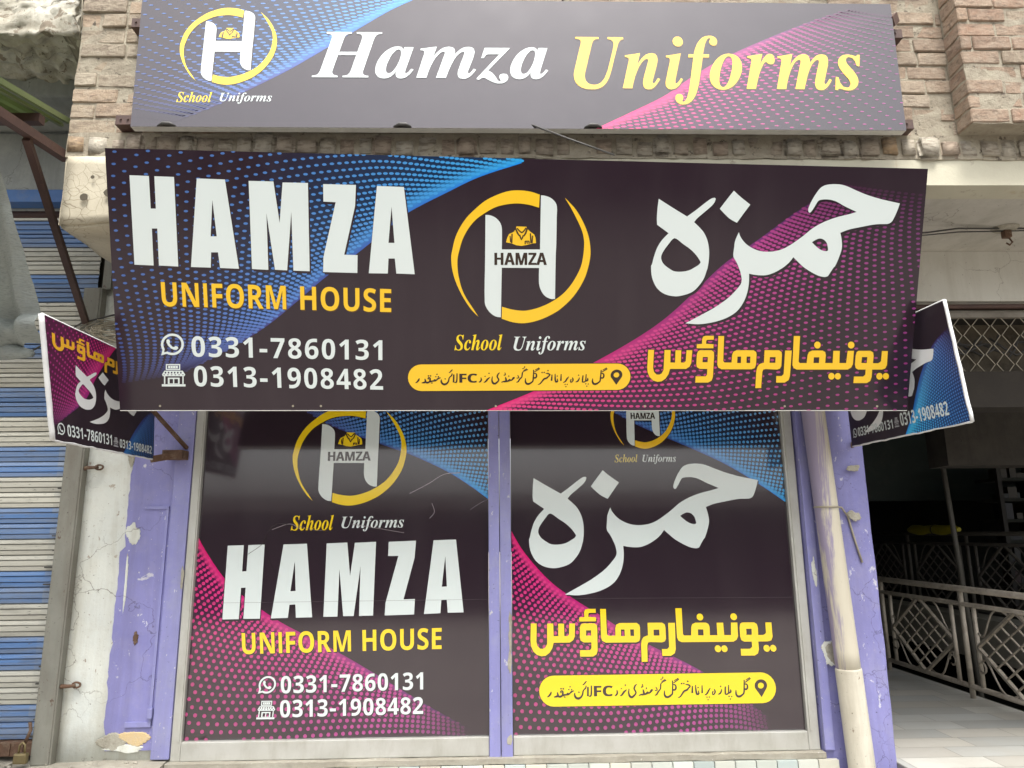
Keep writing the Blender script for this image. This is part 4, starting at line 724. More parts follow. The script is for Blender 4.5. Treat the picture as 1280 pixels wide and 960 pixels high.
# ================================================================== ground
def slab_obj(name, x0, x1, y0, y1, z, mat, label=None):
    bm = bmesh.new()
    v = [bm.verts.new(p) for p in ((x0, y0, z), (x1, y0, z), (x1, y1, z), (x0, y1, z))]
    bm.faces.new(v)
    o = obj(name, bm, mat)
    o['kind'] = 'structure'
    if label: o['label'] = label
    return o
M_road = worn('dusty_road', (0.27, 0.245, 0.215), (0.20, 0.185, 0.165), (0.18, 0.16, 0.14), 0.8, 0.5, 0.95, 0.3)
slab_obj('street', -60, 60, -60, 60, 0.0, M_road)

# ================================================================== the shop building
bld = thing('shop_building', 'brick shop building with cream slab band and purple painted pillars round the shop window', 'building')

def brick_mesh(bm, cl, x0, x1, zs, ytop, seed, tint, depth=0.10, L=0.215, pitch=0.069, joint=0.007, headers=False, edge_left=True):
    rnd = random.Random(seed)
    for r, z in enumerate(zs):
        x = x0 - (0 if r % 2 == 0 else rnd.uniform(0.08, 0.13))
        while x < x1 - 0.01:
            l = (0.10 if rnd.random() < 0.22 else L) * rnd.uniform(0.95, 1.04)
            a, b = max(x, x0), min(x + l, x1)
            x += l + joint * rnd.uniform(0.7, 1.6)
            if b - a < 0.03: continue
            n0 = len(bm.verts)
            t = rnd.uniform(0, 1)
            yo = rnd.uniform(-0.006, 0.007)
            dz = rnd.uniform(-0.003, 0.003)
            vs_ = box(bm, a, b, ytop + yo, ytop + yo + depth, z + dz + joint * 0.45, z + dz + pitch - joint * 0.45)
            c = rnd.choice(tint)
            br = rnd.uniform(0.80, 1.14)
            c = tuple(q * br for q in c)
            fs = {f for v in vs_ for f in v.link_faces}
            es = list({e for f in fs for e in f.edges})
            res = bmesh.ops.bevel(bm, geom=es, offset=0.0045, segments=1, affect='EDGES')
            bm.verts.ensure_lookup_table()
            new = bm.verts[n0:] if False else [v for v in bm.verts if v.index == -1 or v.index >= n0]
            done = set()
            for f in res['faces']:
                done.add(f)
            for v in vs_:
                if v.is_valid:
                    for f in v.link_faces: done.add(f)
            for f in list(done):
                for e in f.edges:
                    for g in e.link_faces: done.add(g)
            for f in done:
                for l_ in f.loops: l_[cl] = (*c, 1)

def brick_obj(name, parent, x0, x1, z0, rows, y, seed, tint, **k):
    bm = bmesh.new()
    cl = bm.loops.layers.float_color.new('Col')
    pitch = k.get('pitch', 0.069)
    brick_mesh(bm, cl, x0, x1, [z0 + i * pitch for i in range(rows)], y, seed, tint, **k)
    for v in bm.verts:
        v.co += noise.noise_vector(v.co * 11) * 0.0045 + noise.noise_vector(v.co * 45) * 0.003
    o = obj(name, bm, M_brick, parent)
    bm = bmesh.new()
    box(bm, x0 + 0.004, x1 - 0.004, y + 0.0050, y + 0.16, z0, z0 + rows * pitch)
    bmesh.ops.subdivide_edges(bm, edges=list(bm.edges), cuts=40, use_grid_fill=True)
    for v in bm.verts: v.co += noise.noise_vector(v.co * 20) * 0.0045
    obj('mortar', bm, M_mortar, o)
    return o
TINT_OLD = [(0.36, 0.29, 0.205), (0.38, 0.32, 0.235), (0.33, 0.27, 0.20), (0.37, 0.275, 0.19), (0.40, 0.345, 0.26)]
TINT_MIX = [(0.37, 0.28, 0.20), (0.38, 0.30, 0.22), (0.36, 0.25, 0.175), (0.40, 0.33, 0.25), (0.34, 0.25, 0.18)]
TINT_RED = [(0.35, 0.225, 0.155), (0.34, 0.24, 0.17), (0.37, 0.25, 0.17), (0.30, 0.205, 0.145), (0.36, 0.285, 0.205)]
ZB = 3.195
brick_obj('brick_wall', bld, -1.712, 0.30, ZB, 21, -0.72, 3, TINT_OLD, L=0.185)
brick_obj('brick_wall', bld, 0.306, 1.99, ZB, 22, -0.72, 23, TINT_MIX, L=0.160, pitch=0.066)
brick_obj('brick_pilaster', bld, 1.932, 2.34, ZB, 22, -0.825, 11, TINT_RED, L=0.155, pitch=0.066)
brick_obj('brick_wall', bld, 2.345, 3.4, ZB, 22, -0.72, 17, TINT_RED, L=0.155, pitch=0.066)
# row of brick ends on the slab
bm = bmesh.new(); cl = bm.loops.layers.float_color.new('Col')
rnd = random.Random(5)
x = -1.712
while x < 3.4:
    w = rnd.uniform(0.070, 0.100)
    n0 = set(bm.verts)
    zt = 3.186 + rnd.uniform(-0.016, 0.010)
    vs_ = box(bm, x, x + w, -0.735 + rnd.uniform(-0.012, 0.008), -0.5, 3.092 + rnd.uniform(-0.008, 0.004), zt)
    es = list({e for v in vs_ for e in v.link_edges})
    bmesh.ops.bevel(bm, geom=es, offset=0.014, segments=3, affect='EDGES')
    c = rnd.choice([(0.48, 0.43, 0.34), (0.43, 0.36, 0.28), (0.41, 0.345, 0.27), (0.52, 0.48, 0.39), (0.40, 0.31, 0.235)])
    if rnd.random() < 0.04: c = (0.42, 0.28, 0.15)
    for v in set(bm.verts) - n0:
        for f in v.link_faces:
            for l_ in f.loops: l_[cl] = (*c, 1)
    x += w - rnd.uniform(0.001, 0.010)
for v in bm.verts:
    v.co += noise.noise_vector(v.co * 17) * 0.006 + noise.noise_vector(v.co * 50) * 0.003
bc = obj('brick_course', bm, M_brick, bld, True)
bm = bmesh.new()
box(bm, -1.706, 3.4, -0.727, -0.5, 3.088, 3.195)
bmesh.ops.subdivide_edges(bm, edges=[e for e in bm.edges if e.calc_length() > 1], cuts=120)
for v in bm.verts: v.co += noise.noise_vector(v.co * 16) * 0.006
obj('mortar', bm, M_mortar, bc)

# slab with cream front edge
def subdiv_box(name, b, mat, parent, cuts, amt, scale, seed=0, bevel=0.0):
    bm = bmesh.new()
    box(bm, *b)
    if bevel: bmesh.ops.bevel(bm, geom=list(bm.edges), offset=bevel, segments=2, affect='EDGES')
    bmesh.ops.subdivide_edges(bm, edges=list(bm.edges), cuts=cuts, use_grid_fill=True)
    for v in bm.verts:
        v.co += noise.noise_vector(v.co * scale + Vector((seed, 0, 0))) * amt
    return obj(name, bm, mat, parent, True)
bm = bmesh.new()
box(bm, -1.35, 3.4, -0.722, -0.60, 2.974, 3.09)
bmesh.ops.subdivide_edges(bm, edges=[e for e in bm.edges if abs(e.verts[0].co.x - e.verts[1].co.x) > 1], cuts=90)
for v in bm.verts:
    k = noise.noise(v.co * 9) * 0.006 + noise.noise(v.co * 31) * 0.004
    if v.co.z > 3.05: v.co.z += k * 1.4; v.co.y += k
    else: v.co.z += noise.noise(v.co * 3) * 0.003
obj('slab_front', bm, M_cream, bld)
bm = bmesh.new()
box(bm, -1.35, 3.4, -0.60, 0.0, 2.976, 3.09)
obj('canopy_slab', bm, M_soffit, bld)
# left cantilever beam with pocked, crackled plaster
bm = bmesh.new()
box(bm, -1.70, -1.352, -0.735, 0.0, 2.79, 3.10)
bmesh.ops.bevel(bm, geom=[e for e in bm.edges], offset=0.012, segments=2, affect='EDGES')
bmesh.ops.subdivide_edges(bm, edges=list(bm.edges), cuts=7, use_grid_fill=True)
holes = [(-1.60, 2.905, 0.016), (-1.435, 2.862, 0.014), (-1.505, 2.925, 0.02), (-1.415, 2.903, 0.008), (-1.575, 2.99, 0.008)]
for v in bm.verts:
    v.co += noise.noise_vector(v.co * 8) * 0.008 + noise.noise_vector(v.co * 28) * 0.003
beam = obj('cantilever_beam', bm, M_crack, bld, True)
M_pock = plain('pock_dark', (0.10, 0.085, 0.06), 0.95)
for (hx, hz, hr) in holes:
    bm = bmesh.new()
    n = 10
    ring = [bm.verts.new((hx + hr * math.cos(2 * math.pi * k / n) * (1 + .25 * noise.noise(Vector((hx * 9, k, 0)))), -0.748, hz + hr * math.sin(2 * math.pi * k / n) * (1 + .3 * noise.noise(Vector((k, hz * 9, 1)))))) for k in range(n)]
    bm.faces.new(ring)
    obj('pock_mark', bm, M_pock, beam)
# upper storeys and the block of the building behind the front (out of view, made tall to shade the street)
bm = bmesh.new()
box(bm, -1.70, 3.4, -0.55, 9.0, 3.20, 9.8)
obj('upper_storey', bm, M_mortar, bld)
# wall head over window and the painted beam over the passage
bm = bmesh.new()
box(bm, -1.39, 1.43, 0.006, 0.30, 2.6, 2.975)
obj('window_lintel', bm, M_purple, bld)
bm = bmesh.new()
box(bm, 1.43, 6.0, -0.012, 0.28, 2.712, 2.975)
obj('passage_beam', bm, M_beamwhite, bld)
# left pillar: white plaster with a jagged coat of purple over it
bm = bmesh.new()
box(bm, -1.89, -1.395, 0.0, 0.35, 0.62, 2.79)
bmesh.ops.subdivide_edges(bm, edges=list(bm.edges), cuts=10, use_grid_fill=True)
for v in bm.verts:
    if v.co.y < 0.01: v.co.y += noise.noise(v.co * 3.5) * 0.008
lp = obj('left_pillar', bm, M_white, bld, True)
bm = bmesh.new()
edge = []
N = 90
for k in range(N + 1):
    z = 0.70 + (2.785 - 0.70) * k / N
    xx = -1.692 + 0.012 * noise.noise(Vector((0, 0, z * 5))) + 0.010 * noise.noise(Vector((3, 0, z * 19))) + 0.006 * noise.noise(Vector((7, 0, z * 60)))
    if z > 1.55: xx += 0.03 * max(0, noise.noise(Vector((9, 2, z * 8)))) + 0.012
    if z < 0.78: xx += (0.78 - z) * 1.2 * abs(noise.noise(Vector((1, 1, z * 70)))) + 0.01
    edge.append((xx, z))
fr = [bm.verts.new((a, -0.013, z)) for a, z in edge]
frr = [bm.verts.new((-1.475, -0.013, z)) for a, z in edge]
bk = [bm.verts.new((a, 0.002, z)) for a, z in edge]
for i in range(N):
    bm.faces.new((fr[i], frr[i], frr[i + 1], fr[i + 1]))
    bm.faces.new((bk[i], fr[i], fr[i + 1], bk[i + 1]))
obj('purple_coat', bm, M_purple, lp)
bm = bmesh.new()
box(bm, -1.476, -1.397, -0.028, 0.05, 0.665, 2.79, 0, 0.004)
obj('purple_trim', bm, M_purple2, lp)
bm = bmesh.new()
box(bm, -1.500, -1.488, -0.021, -0.012, 0.80, 1.73)
box(bm, -1.60, -1.488, -0.022, -0.013, 1.722, 1.736)
box(bm, -1.60, -1.488, -0.022, -0.013, 0.795, 0.815)
box(bm, -1.502, -1.482, -0.034, -0.014, 0.83, 0.872, 0, 0.003)
obj('flat_bar', bm, M_purple2, lp)
def blob_patch(name, cx, cz, rx_, rz_, y, mat, parent, seed, n=120, thick=0.002, rag=0.45):
    bm = bmesh.new()
    pts = []
    for k in range(n):
        a = 2 * math.pi * k / n
        f = 1 + 0.75 * noise.noise(Vector((math.cos(a) * 0.9 + seed, math.sin(a) * 0.9, seed))) + rag * 0.22 * noise.noise(Vector((math.cos(a) * 2.6 + seed, math.sin(a) * 2.6, -seed))) + 0.13 * noise.noise(Vector((math.cos(a) * 8 + seed, math.sin(a) * 8, seed))) + 0.08 * noise.noise(Vector((math.cos(a) * 24 + seed, math.sin(a) * 24, seed)))
        pts.append((cx + rx_ * f * math.cos(a), cz + rz_ * f * math.sin(a)))
    v0 = [bm.verts.new((a, y, b)) for a, b in pts]
    v1 = [bm.verts.new((a + (a - cx) * .15, y + thick, b + (b - cz) * .15)) for a, b in pts]
    bm.faces.new(v0)
    for k in range(n):
        bm.faces.new((v0[k], v1[k], v1[(k + 1) % n], v0[(k + 1) % n]))
    bmesh.ops.recalc_face_normals(bm, faces=list(bm.faces))
    return obj(name, bm, mat, parent)
blob_patch('peeled_patch', -1.555, 0.745, 0.055, 0.022, -0.0165, M_yellowpatch, lp, 2.1)
blob_patch('peeled_patch', -1.645, 0.735, 0.045, 0.03, -0.0160, M_patch, lp, 5.3, rag=0.8)
blob_patch('peeled_patch', -1.60, 0.706, 0.07, 0.012, -0.0155, M_white, lp, 4.3, rag=0.8)
blob_patch('peeled_patch', -1.645, 1.62, 0.022, 0.034, -0.0165, M_white, lp, 8.3, rag=0.9)
blob_patch('peeled_patch', -1.655, 1.40, 0.006, 0.10, -0.0160, M_white, lp, 9.6, rag=0.9)
blob_patch('rust_stain', -1.585, 1.16, 0.010, 0.024, -0.0165, M_rust2, lp, 1.6, rag=0.9)
blob_patch('peeled_patch', -1.40, 1.42, 0.006, 0.05, -0.030, M_patch, lp, 3.1)
blob_patch('hole_patch', -1.685, 1.98, 0.020, 0.055, -0.018, M_patch, lp, 6.1, rag=0.5)
# right pillar
bm = bmesh.new()
box(bm, 1.432, 1.752, -0.035, 0.40, 0.30, 2.974, 0, 0.012)
bmesh.ops.subdivide_edges(bm, edges=[e for e in bm.edges if e.calc_length() > 1], cuts=40)
for v in bm.verts: v.co += noise.noise_vector(v.co * 6) * 0.004
rp = obj('right_pillar', bm, M_purple, bld, True)
bm = bmesh.new()
box(bm, 1.432, 1.475, -0.052, -0.033, 0.66, 2.974, 0, 0.004)
obj('purple_trim', bm, M_purple2, rp)
blob_patch('hole_patch', 1.500, 1.79, 0.024, 0.05, -0.0545, M_patch, rp, 3.7)
blob_patch('hole_patch', 1.497, 1.05, 0.034, 0.05, -0.0545, M_white, rp, 7.7, rag=0.9)
blob_patch('hole_patch', 1.515, 1.055, 0.026, 0.032, -0.0565, M_patch, rp, 2.7)
blob_patch('hole_patch', 1.685, 1.88, 0.03, 0.012, -0.0545, M_patch, rp, 4.9, rag=0.7)
blob_patch('hole_patch', 1.67, 1.66, 0.028, 0.022, -0.0545, M_patch, rp, 6.6, rag=0.7)
blob_patch('hole_patch', 1.455, 1.41, 0.008, 0.05, -0.0545, M_white, rp, 8.1, rag=0.8)
# window: aluminium frame, mullion, panes
win = bpy.data.objects.new('shop_window', None); COL.objects.link(win); win.parent = bld
bm = bmesh.new()
box(bm, -1.394, -1.352, -0.022, 0.03, 0.655, 2.62, 0, 0.004)
box(bm, -1.367, -1.358, -0.027, -0.02, 0.735, 2.62)
obj('window_stile', bm, M_alu, win)
bm = bmesh.new()
box(bm, 1.374, 1.424, -0.022, 0.03, 0.655, 2.62, 0, 0.004)
box(bm, 1.384, 1.391, -0.027, -0.02, 0.735, 2.62)
obj('window_stile', bm, M_alu, win)
bm = bmesh.new()
box(bm, -1.351, -0.027, -0.024, 0.03, 0.655, 0.732, 0, 0.004)
box(bm, 0.078, 1.373, -0.024, 0.03, 0.655, 0.732, 0, 0.004)
obj('window_rail', bm, M_alu, win)
bm = bmesh.new()
box(bm, -0.026, 0.023, -0.032, 0.03, 0.64, 2.62, 0, 0.004)
box(bm, 0.026, 0.076, -0.034, 0.03, 0.64, 2.62, 0, 0.004)
mu = obj('mullion', bm, M_purple2, win)
for px_, pz_, pw_, ph_ in ((0.066, 1.04, 0.009, 0.035), (0.069, 1.12, 0.007, 0.05), (0.068, 1.22, 0.006, 0.03), (0.063, 0.72, 0.010, 0.018)):
    blob_patch('paint_loss', px_, pz_, pw_, ph_, -0.0355, M_patch, mu, pz_ * 7, rag=0.7)
bm = bmesh.new()
box(bm, -1.35, -0.028, 0.004, 0.010, 0.733, 2.6)
obj('pane', bm, M_dark, win)
bm = bmesh.new()
box(bm, 0.079, 1.372, 0.004, 0.010, 0.733, 2.6)
obj('pane', bm, M_dark, win)
# sill, tiles, plinth
bm = bmesh.new()
box(bm, -1.40, 1.43, -0.06, 0.05, 0.632, 0.654)
bmesh.ops.subdivide_edges(bm, edges=[e for e in bm.edges if e.calc_length() > 1], cuts=60)
for v in bm.verts: v.co += noise.noise_vector(v.co * 12) * 0.004
obj('cement_sill', bm, M_cement, bld)
bm = bmesh.new(); cl = bm.loops.layers.float_color.new('Col')
x = -1.40
rnd = random.Random(9)
while x < 1.40:
    w = 0.086
    n0 = set(bm.faces)
    b = rnd.uniform(0.75, 1.0)
    c = rnd.choice([(0.56, 0.60, 0.54), (0.60, 0.62, 0.55), (0.50, 0.57, 0.54), (0.62, 0.60, 0.50), (0.45, 0.52, 0.50)])
    vs_ = box(bm, x, x + w, -0.075, -0.05, 0.33, 0.629, 0, 0.0)
    for f in {f for v in vs_ for f in v.link_faces}:
        for l_ in f.loops: l_[cl] = (*(q * b for q in c), 1)
    x += w + 0.004
obj('tile_strip', bm, M_tile, bld)
bm = bmesh.new()
box(bm, -1.40, 1.43, -0.048, 0.3, 0.30, 0.631)
obj('tile_backing', bm, M_grout, bld)

# plinth / cement step on the left, in front of the shutter
bm = bmesh.new()
box(bm, -5.0, -1.402, -0.40, 0.40, 0.0, 0.655)
bmesh.ops.subdivide_edges(bm, edges=list(bm.edges), cuts=12, use_grid_fill=True)
for v in bm.verts:
    if v.co.z > 0.5: v.co += noise.noise_vector(v.co * 9) * 0.012
o = obj('pavement', bm, M_cement); o['kind'] = 'structure'
bm = bmesh.new()
box(bm, -1.40, 1.43, -0.40, -0.078, 0.0, 0.30)
o = obj('step', bm, M_cement); o['kind'] = 'structure'

# rubble and chips on the pavement by the shutter
bm = bmesh.new()
rnd = random.Random(3)
for k in range(70):
    p = Vector((rnd.uniform(-2.3, -1.42), rnd.uniform(-0.34, -0.03), 0.662))
    r = rnd.uniform(0.004, 0.016)
    g = bmesh.ops.create_icosphere(bm, subdivisions=1, radius=r)
    for v in g['verts']:
        v.co = Vector((v.co.x * rnd.uniform(.8, 1.5), v.co.y, v.co.z * .6)) + p + noise.noise_vector((v.co + p) * 60) * r * 0.5
o = obj('rubble', bm, M_cement); o['kind'] = 'stuff'
o['label'] = 'cement crumbs lying on the pavement below the shutter'; o['category'] = 'rubble'

# ================================================================== signs
def body(name, parent, pn, quad, depth, gap, mats, edge=0):
    """shallow tray behind a printed sheet"""
    bm = bmesh.new()
    a = [bm.verts.new(pn.at(p, -gap)) for p in quad]
    b = [bm.verts.new(pn.at(p, -depth)) for p in quad]
    n = len(quad)
    f = bm.faces.new(a); f.material_index = 0
    f = bm.faces.new(b[::-1]); f.material_index = 1
    for k in range(n):
        f = bm.faces.new((a[k], b[k], b[(k + 1) % n], a[(k + 1) % n])); f.material_index = 0
    bmesh.ops.recalc_face_normals(bm, faces=list(bm.faces))
    return obj(name, bm, mats, parent)

def cut(r, a, b):
    if isinstance(r[0], (list, tuple)):
        m = lambda p, q, t: (p[0] + t * (q[0] - p[0]), p[1] + t * (q[1] - p[1]))
        return [m(r[0], r[1], a), m(r[0], r[1], b), m(r[3], r[2], b), m(r[3], r[2], a)]
    return (r[0] + a * (r[2] - r[0]), r[1], r[0] + b * (r[2] - r[0]), r[3])
# ---- upper sign
q = ccw([tuple(p) for p in RC['top_quad']])
top = thing('shop_sign', 'long upper sign with italic Hamza Uniforms lettering, flat on the brick wall', 'sign', 'shop signs over the window')
body('sign_box', top, PT, q, 36, 2, [M_signedge, M_signback])
bm, cl = new_print()
sheet(bm, cl, PT, q, C_BLACK)
halftone(bm, cl, PT, q, SW['top_blue'], (0.1, 1), (-1, 0.12), 44, 0.0, 12.5, 33, (14, 9.5), 40, BLUE_E, BLUE_N, BLUE_F, BLUE_T, C_BLACK, 1000, 3.2, 0.62)
halftone(bm, cl, PT, q, SW['top_pink'], (0.05, -1), (1, -0.12), 48, 0.0, 12, 32, (12, 8.5), 34, PINK_E, PINK_N, PINK_F, PINK_T, C_BLACK, 1000, 3.0, 0.60)
obj('printed_sheet', bm, P_top, top)
words('latin_name', 'Hamza', 'bi', PT, RC['top_hamza'], C_WHITE, P_top, top, 1.2, 8, (2, -3), fat=3)
words('latin_name', 'Uniforms', 'bi', PT, RC['top_uniforms'], (0.88, 0.56, 0.035), P_top, top, 1.2, 12, (4, -5), (0.10, 0.06, 0.02), fat=2)
emblem(PT, RC['top_emblem'], P_top, top, False, C_LEM)
words('tagline', 'School', 'bi', PT, RC['top_school'], C_LEM, P_top, top, 1.2, 4)
words('tagline', 'Uniforms', 'bi', PT, RC['top_unif2'], C_WHITE, P_top, top, 1.2, 4)
for (x0, z0, w) in ((-1.474, 3.645, 0.07), (-1.495, 3.205, 0.08), (1.650, 3.62, 0.075), (1.655, 3.20, 0.065)):
    bm = bmesh.new()
    box(bm, x0, x0 + w, -0.775, -0.735, z0, z0 + 0.038)
    box(bm, x0, x0 + w, -0.778, -0.700, z0 - 0.004, z0)
    for k in (0.25, 0.6):
        tube(bm, [(x0 + w * k, -0.781, z0 + 0.02), (x0 + w * k, -0.774, z0 + 0.02)], 0.004, 8)
    obj('angle_bracket', bm, M_rust, top)
bm = bmesh.new()
bar(bm, (1.655, -0.80, 3.665), (1.715, -0.74, 3.735), 0.045, 0.04)
obj('angle_bracket', bm, M_rust, top)

for cx_ in (-1.27, -0.353, 0.40):
    bm = bmesh.new()
    tube(bm, [(cx_ - 0.035, -0.823, 3.167), (cx_ - 0.012, -0.828, 3.175), (cx_ + 0.015, -0.828, 3.174), (cx_ + 0.035, -0.823, 3.168)], [0.003, 0.008, 0.008, 0.003], 8)
    obj('clip', bm, M_wire, top)

# ---- main sign
q = ccw([tuple(p) for p in RC['mid_quad']])
mid = thing('shop_sign', 'big main sign tilted forward, Hamza Uniform House with round emblem and phone numbers', 'sign', 'shop signs over the window')
body('sign_box', mid, PM, q, 34, 2, [M_signedge, M_signback])
bm, cl = new_print()
sheet(bm, cl, PM, q, C_BLACK)
halftone(bm, cl, PM, q, SW['mid_blue'], (0.02, 1), (-1, -0.20), 92, -0.08, 13, 44, (9.5, 8.2), 40, BLUE_E, BLUE_N, BLUE_F, BLUE_T, C_BLACK, 1250, 1.85, 0.70)
halftone(bm, cl, PM, q, SW['mid_pink'], (0.25, -1), (1, -0.12), 92, 0.08, 13, 44, (9.5, 8.2), 38, PINK_E, PINK_N, PINK_F, PINK_T, C_BLACK, 1250, 1.85, 0.74)
obj('printed_sheet', bm, P_mid, mid)
art('latin_name', 'block_name', PM, None, C_WHITE, P_mid, mid, 1.2, [(5, -9), (-1.5, -4)])
words('latin_tagline', 'UNIFORM', 'sb', PM, cut(RC['mid_unihouse'], 0, .540), C_YEL, P_mid, mid, 1.2, 12, (2, -4), (0.10, 0.05, 0.01))
words('latin_tagline', 'HOUSE', 'sb', PM, cut(RC['mid_unihouse'], .602, 1), C_YEL, P_mid, mid, 1.2, 12, (2, -4), (0.10, 0.05, 0.01))
words('phone_number', '0331-7860131', 'sb', PM, RC['mid_ph1'], C_WHITE, P_mid, mid, 1.2, 40)
words('phone_number', '0313-1908482', 'sb', PM, RC['mid_ph2'], C_WHITE, P_mid, mid, 1.2, 40)
art('chat_icon', 'chat_icon', PM, None, C_WHITE, P_mid, mid)
art('shop_icon', 'shop_icon', PM, None, C_WHITE, P_mid, mid)
emblem(PM, RC['mid_emblem'], P_mid, mid)
words('tagline', 'School', 'bi', PM, RC['mid_school'], C_LEM, P_mid, mid, 1.2, 4, (2, -3), (0.08, 0.04, 0.01))
words('tagline', 'Uniforms', 'bi', PM, RC['mid_unif'], C_WHITE, P_mid, mid, 1.2, 4, (2, -3))
pill(PM, RC['mid_pill'], C_YEL, P_mid, mid, True)
art('urdu_name', 'urdu_name', PM, None, C_WHITE, P_mid, mid, 1.2, [(7, -8), (3, -3)])
art('urdu_tagline', 'urdu_house', PM, None, C_YEL, P_mid, mid, 1.2, [(3, -5), (-3, 1), (3, 2)], shc=(0.045, 0.015, 0.01))
_q = [tuple(p) for p in RC['mid_quad']]
for t_ in (0.05, 0.215, 0.25, 0.47, 0.66, 0.84, 0.96):
    for b_ in (0.018,):
        px_, py_ = [(_q[0][k] * (1 - t_) + _q[1][k] * t_) * (1 - b_) + (_q[3][k] * (1 - t_) + _q[2][k] * t_) * b_ for k in (0, 1)]
        bm = bmesh.new()
        tube(bm, [PM.at((px_, py_), 0.5), PM.at((px_, py_), 2.5)], 0.0042, 8)
        obj('rivet', bm, M_galv, mid)
bm = bmesh.new()
a_, b_ = PM.at(_q[0], -4) , PM.at(_q[1], -4)
bar(bm, a_ + Vector((0, 0, -0.001)), b_ + Vector((0, 0, -0.001)), 0.008, 0.003)
obj('edge_strip', bm, M_signedge, mid)
# stay wires and hangers that hold the sign off the slab
bm = bmesh.new()
tube(bm, [(0.127, -0.80, 3.205), (0.30, -0.90, 3.07), (0.455, -0.955, 2.975)], 0.0035, 6)
obj('stay_wire', bm, M_wire, mid)
bm = bmesh.new()
bar(bm, (-0.9, -0.70, 2.62), (-0.9, -0.02, 2.70), 0.03, 0.03)
obj('hanger_bar', bm, M_rust, mid)
bm = bmesh.new()
bar(bm, (0.9, -0.70, 2.62), (0.9, -0.02, 2.70), 0.03, 0.03)
obj('hanger_bar', bm, M_rust, mid)
bm = bmesh.new()
bar(bm, (1.605, -0.86, 2.70), (1.60, -0.02, 2.96), 0.02, 0.02)
obj('hanger_bar', bm, M_rust, mid)

# ---- window posters
def poster(quad, label, blue, pink):
    root = thing('window_poster', label, 'poster', 'printed films on the shop window')
    bm, cl = new_print()
    sheet(bm, cl, PW, quad, C_BLACK)
    halftone(bm, cl, PW, quad, blue, (0.35, 1), (-0.6, 1), 64, -0.03, 13, 36, (7.6, 6.6), 32, BLUE_E, BLUE_N, ((0.16, 0.36, 0.60), (0.12, 0.22, 0.42)), BLUE_T, C_BLACK, 760, 1.05, 0.62)
    halftone(bm, cl, PW, quad, pink, (-1, -0.55), (0.15, -1), 66, 0.03, 13, 38, (8.0, 9.0), 34, PINK_E, PINK_N, PINK_F, PINK_T, C_BLACK, 900, 1.02, 0.72)
    obj('printed_film', bm, P_win, root)
    return root
q1 = [(-1351, 33), (-28, 33), (-28, 1890), (-1351, 1890)]
w1 = poster(q1, 'left window film with white block name, round emblem and two phone numbers', SW['w1_blue'], SW['w1_pink'])
emblem(PW, RC['w1_emblem'], P_win, w1, True, C_LEM)
words('tagline', 'School', 'bi', PW, RC['w1_school'], C_LEM, P_win, w1, 1.2, 4, (2, -3), (0.08, 0.04, 0.01))
words('tagline', 'Uniforms', 'bi', PW, RC['w1_unif'], C_WHITE, P_win, w1, 1.2, 4, (2, -3))
_b = ART['block_name']
_k = (_b[4][0][1][1] - _b[0][0][0][1]) / (_b[4][0][1][0] - _b[0][0][0][0])
ART['block_level'] = [[[(x, y - _k * x) for x, y in lp] for lp in sh_] for sh_ in _b]
art('latin_name', 'block_level', PW, [tuple(p) for p in RC['w1_block_quad']], C_WHITE, P_win, w1, 1.2, [(4, -9), (-3, -6)])
words('latin_tagline', 'UNIFORM', 'sb', PW, cut(RC['w1_unihouse'], 0, .544), C_LEM, P_win, w1, 1.2, 12, (3, -5), C_BLACK)
words('latin_tagline', 'HOUSE', 'sb', PW, cut(RC['w1_unihouse'], .602, 1), C_LEM, P_win, w1, 1.2, 12, (3, -5), C_BLACK)
words('phone_number', '0331-7860131', 'sb', PW, RC['w1_ph1'], C_WHITE, P_win, w1, 1.2, 22, (4, -4))
words('phone_number', '0313-1908482', 'sb', PW, RC['w1_ph2'], C_WHITE, P_win, w1, 1.2, 22, (4, -4))
art('chat_icon', 'chat_icon', PW, RC['w1_chat'], C_WHITE, P_win, w1, 1.2, (3, -3))
art('shop_icon', 'shop_icon', PW, RC['w1_shop'], C_WHITE, P_win, w1, 1.2, (3, -3))
q2 = [(79, 33), (1372, 33), (1372, 1890), (79, 1890)]
w2 = poster(q2, 'right window film with big white Urdu name and yellow address strip', SW['w2_blue'], SW['w2_pink'])
emblem(PW, RC['w2_emblem'], P_win, w2)
words('tagline', 'School', 'bi', PW, RC['w2_school'], (0.66, 0.52, 0.10), P_win, w2, 1.2, 4)
words('tagline', 'Uniforms', 'bi', PW, RC['w2_unif'], C_WHITE, P_win, w2, 1.2, 4)
art('urdu_name', 'urdu_name', PW, RC['w2_urdu'], C_WHITE, P_win, w2, 1.2, [(5, -6)])
art('urdu_tagline', 'urdu_house', PW, RC['w2_house'], C_LEM, P_win, w2, 1.2, [(4, -7), (-3, -2)], shc=(0.03, 0.01, 0.01))
pill(PW, RC['w2_pill'], (0.86, 0.66, 0.0), P_win, w2, False)
# creases in the film: flat strips, their glint and shade put into the colour
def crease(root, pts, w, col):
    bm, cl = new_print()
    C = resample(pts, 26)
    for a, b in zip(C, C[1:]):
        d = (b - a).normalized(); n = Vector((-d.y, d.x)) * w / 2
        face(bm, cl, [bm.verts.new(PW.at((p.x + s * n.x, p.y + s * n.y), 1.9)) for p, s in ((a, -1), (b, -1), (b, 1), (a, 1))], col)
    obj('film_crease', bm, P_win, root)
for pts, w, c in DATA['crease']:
    crease(w1 if pts[0][0] < 0 else w2, [tuple(p) for p in pts], w, tuple(c))

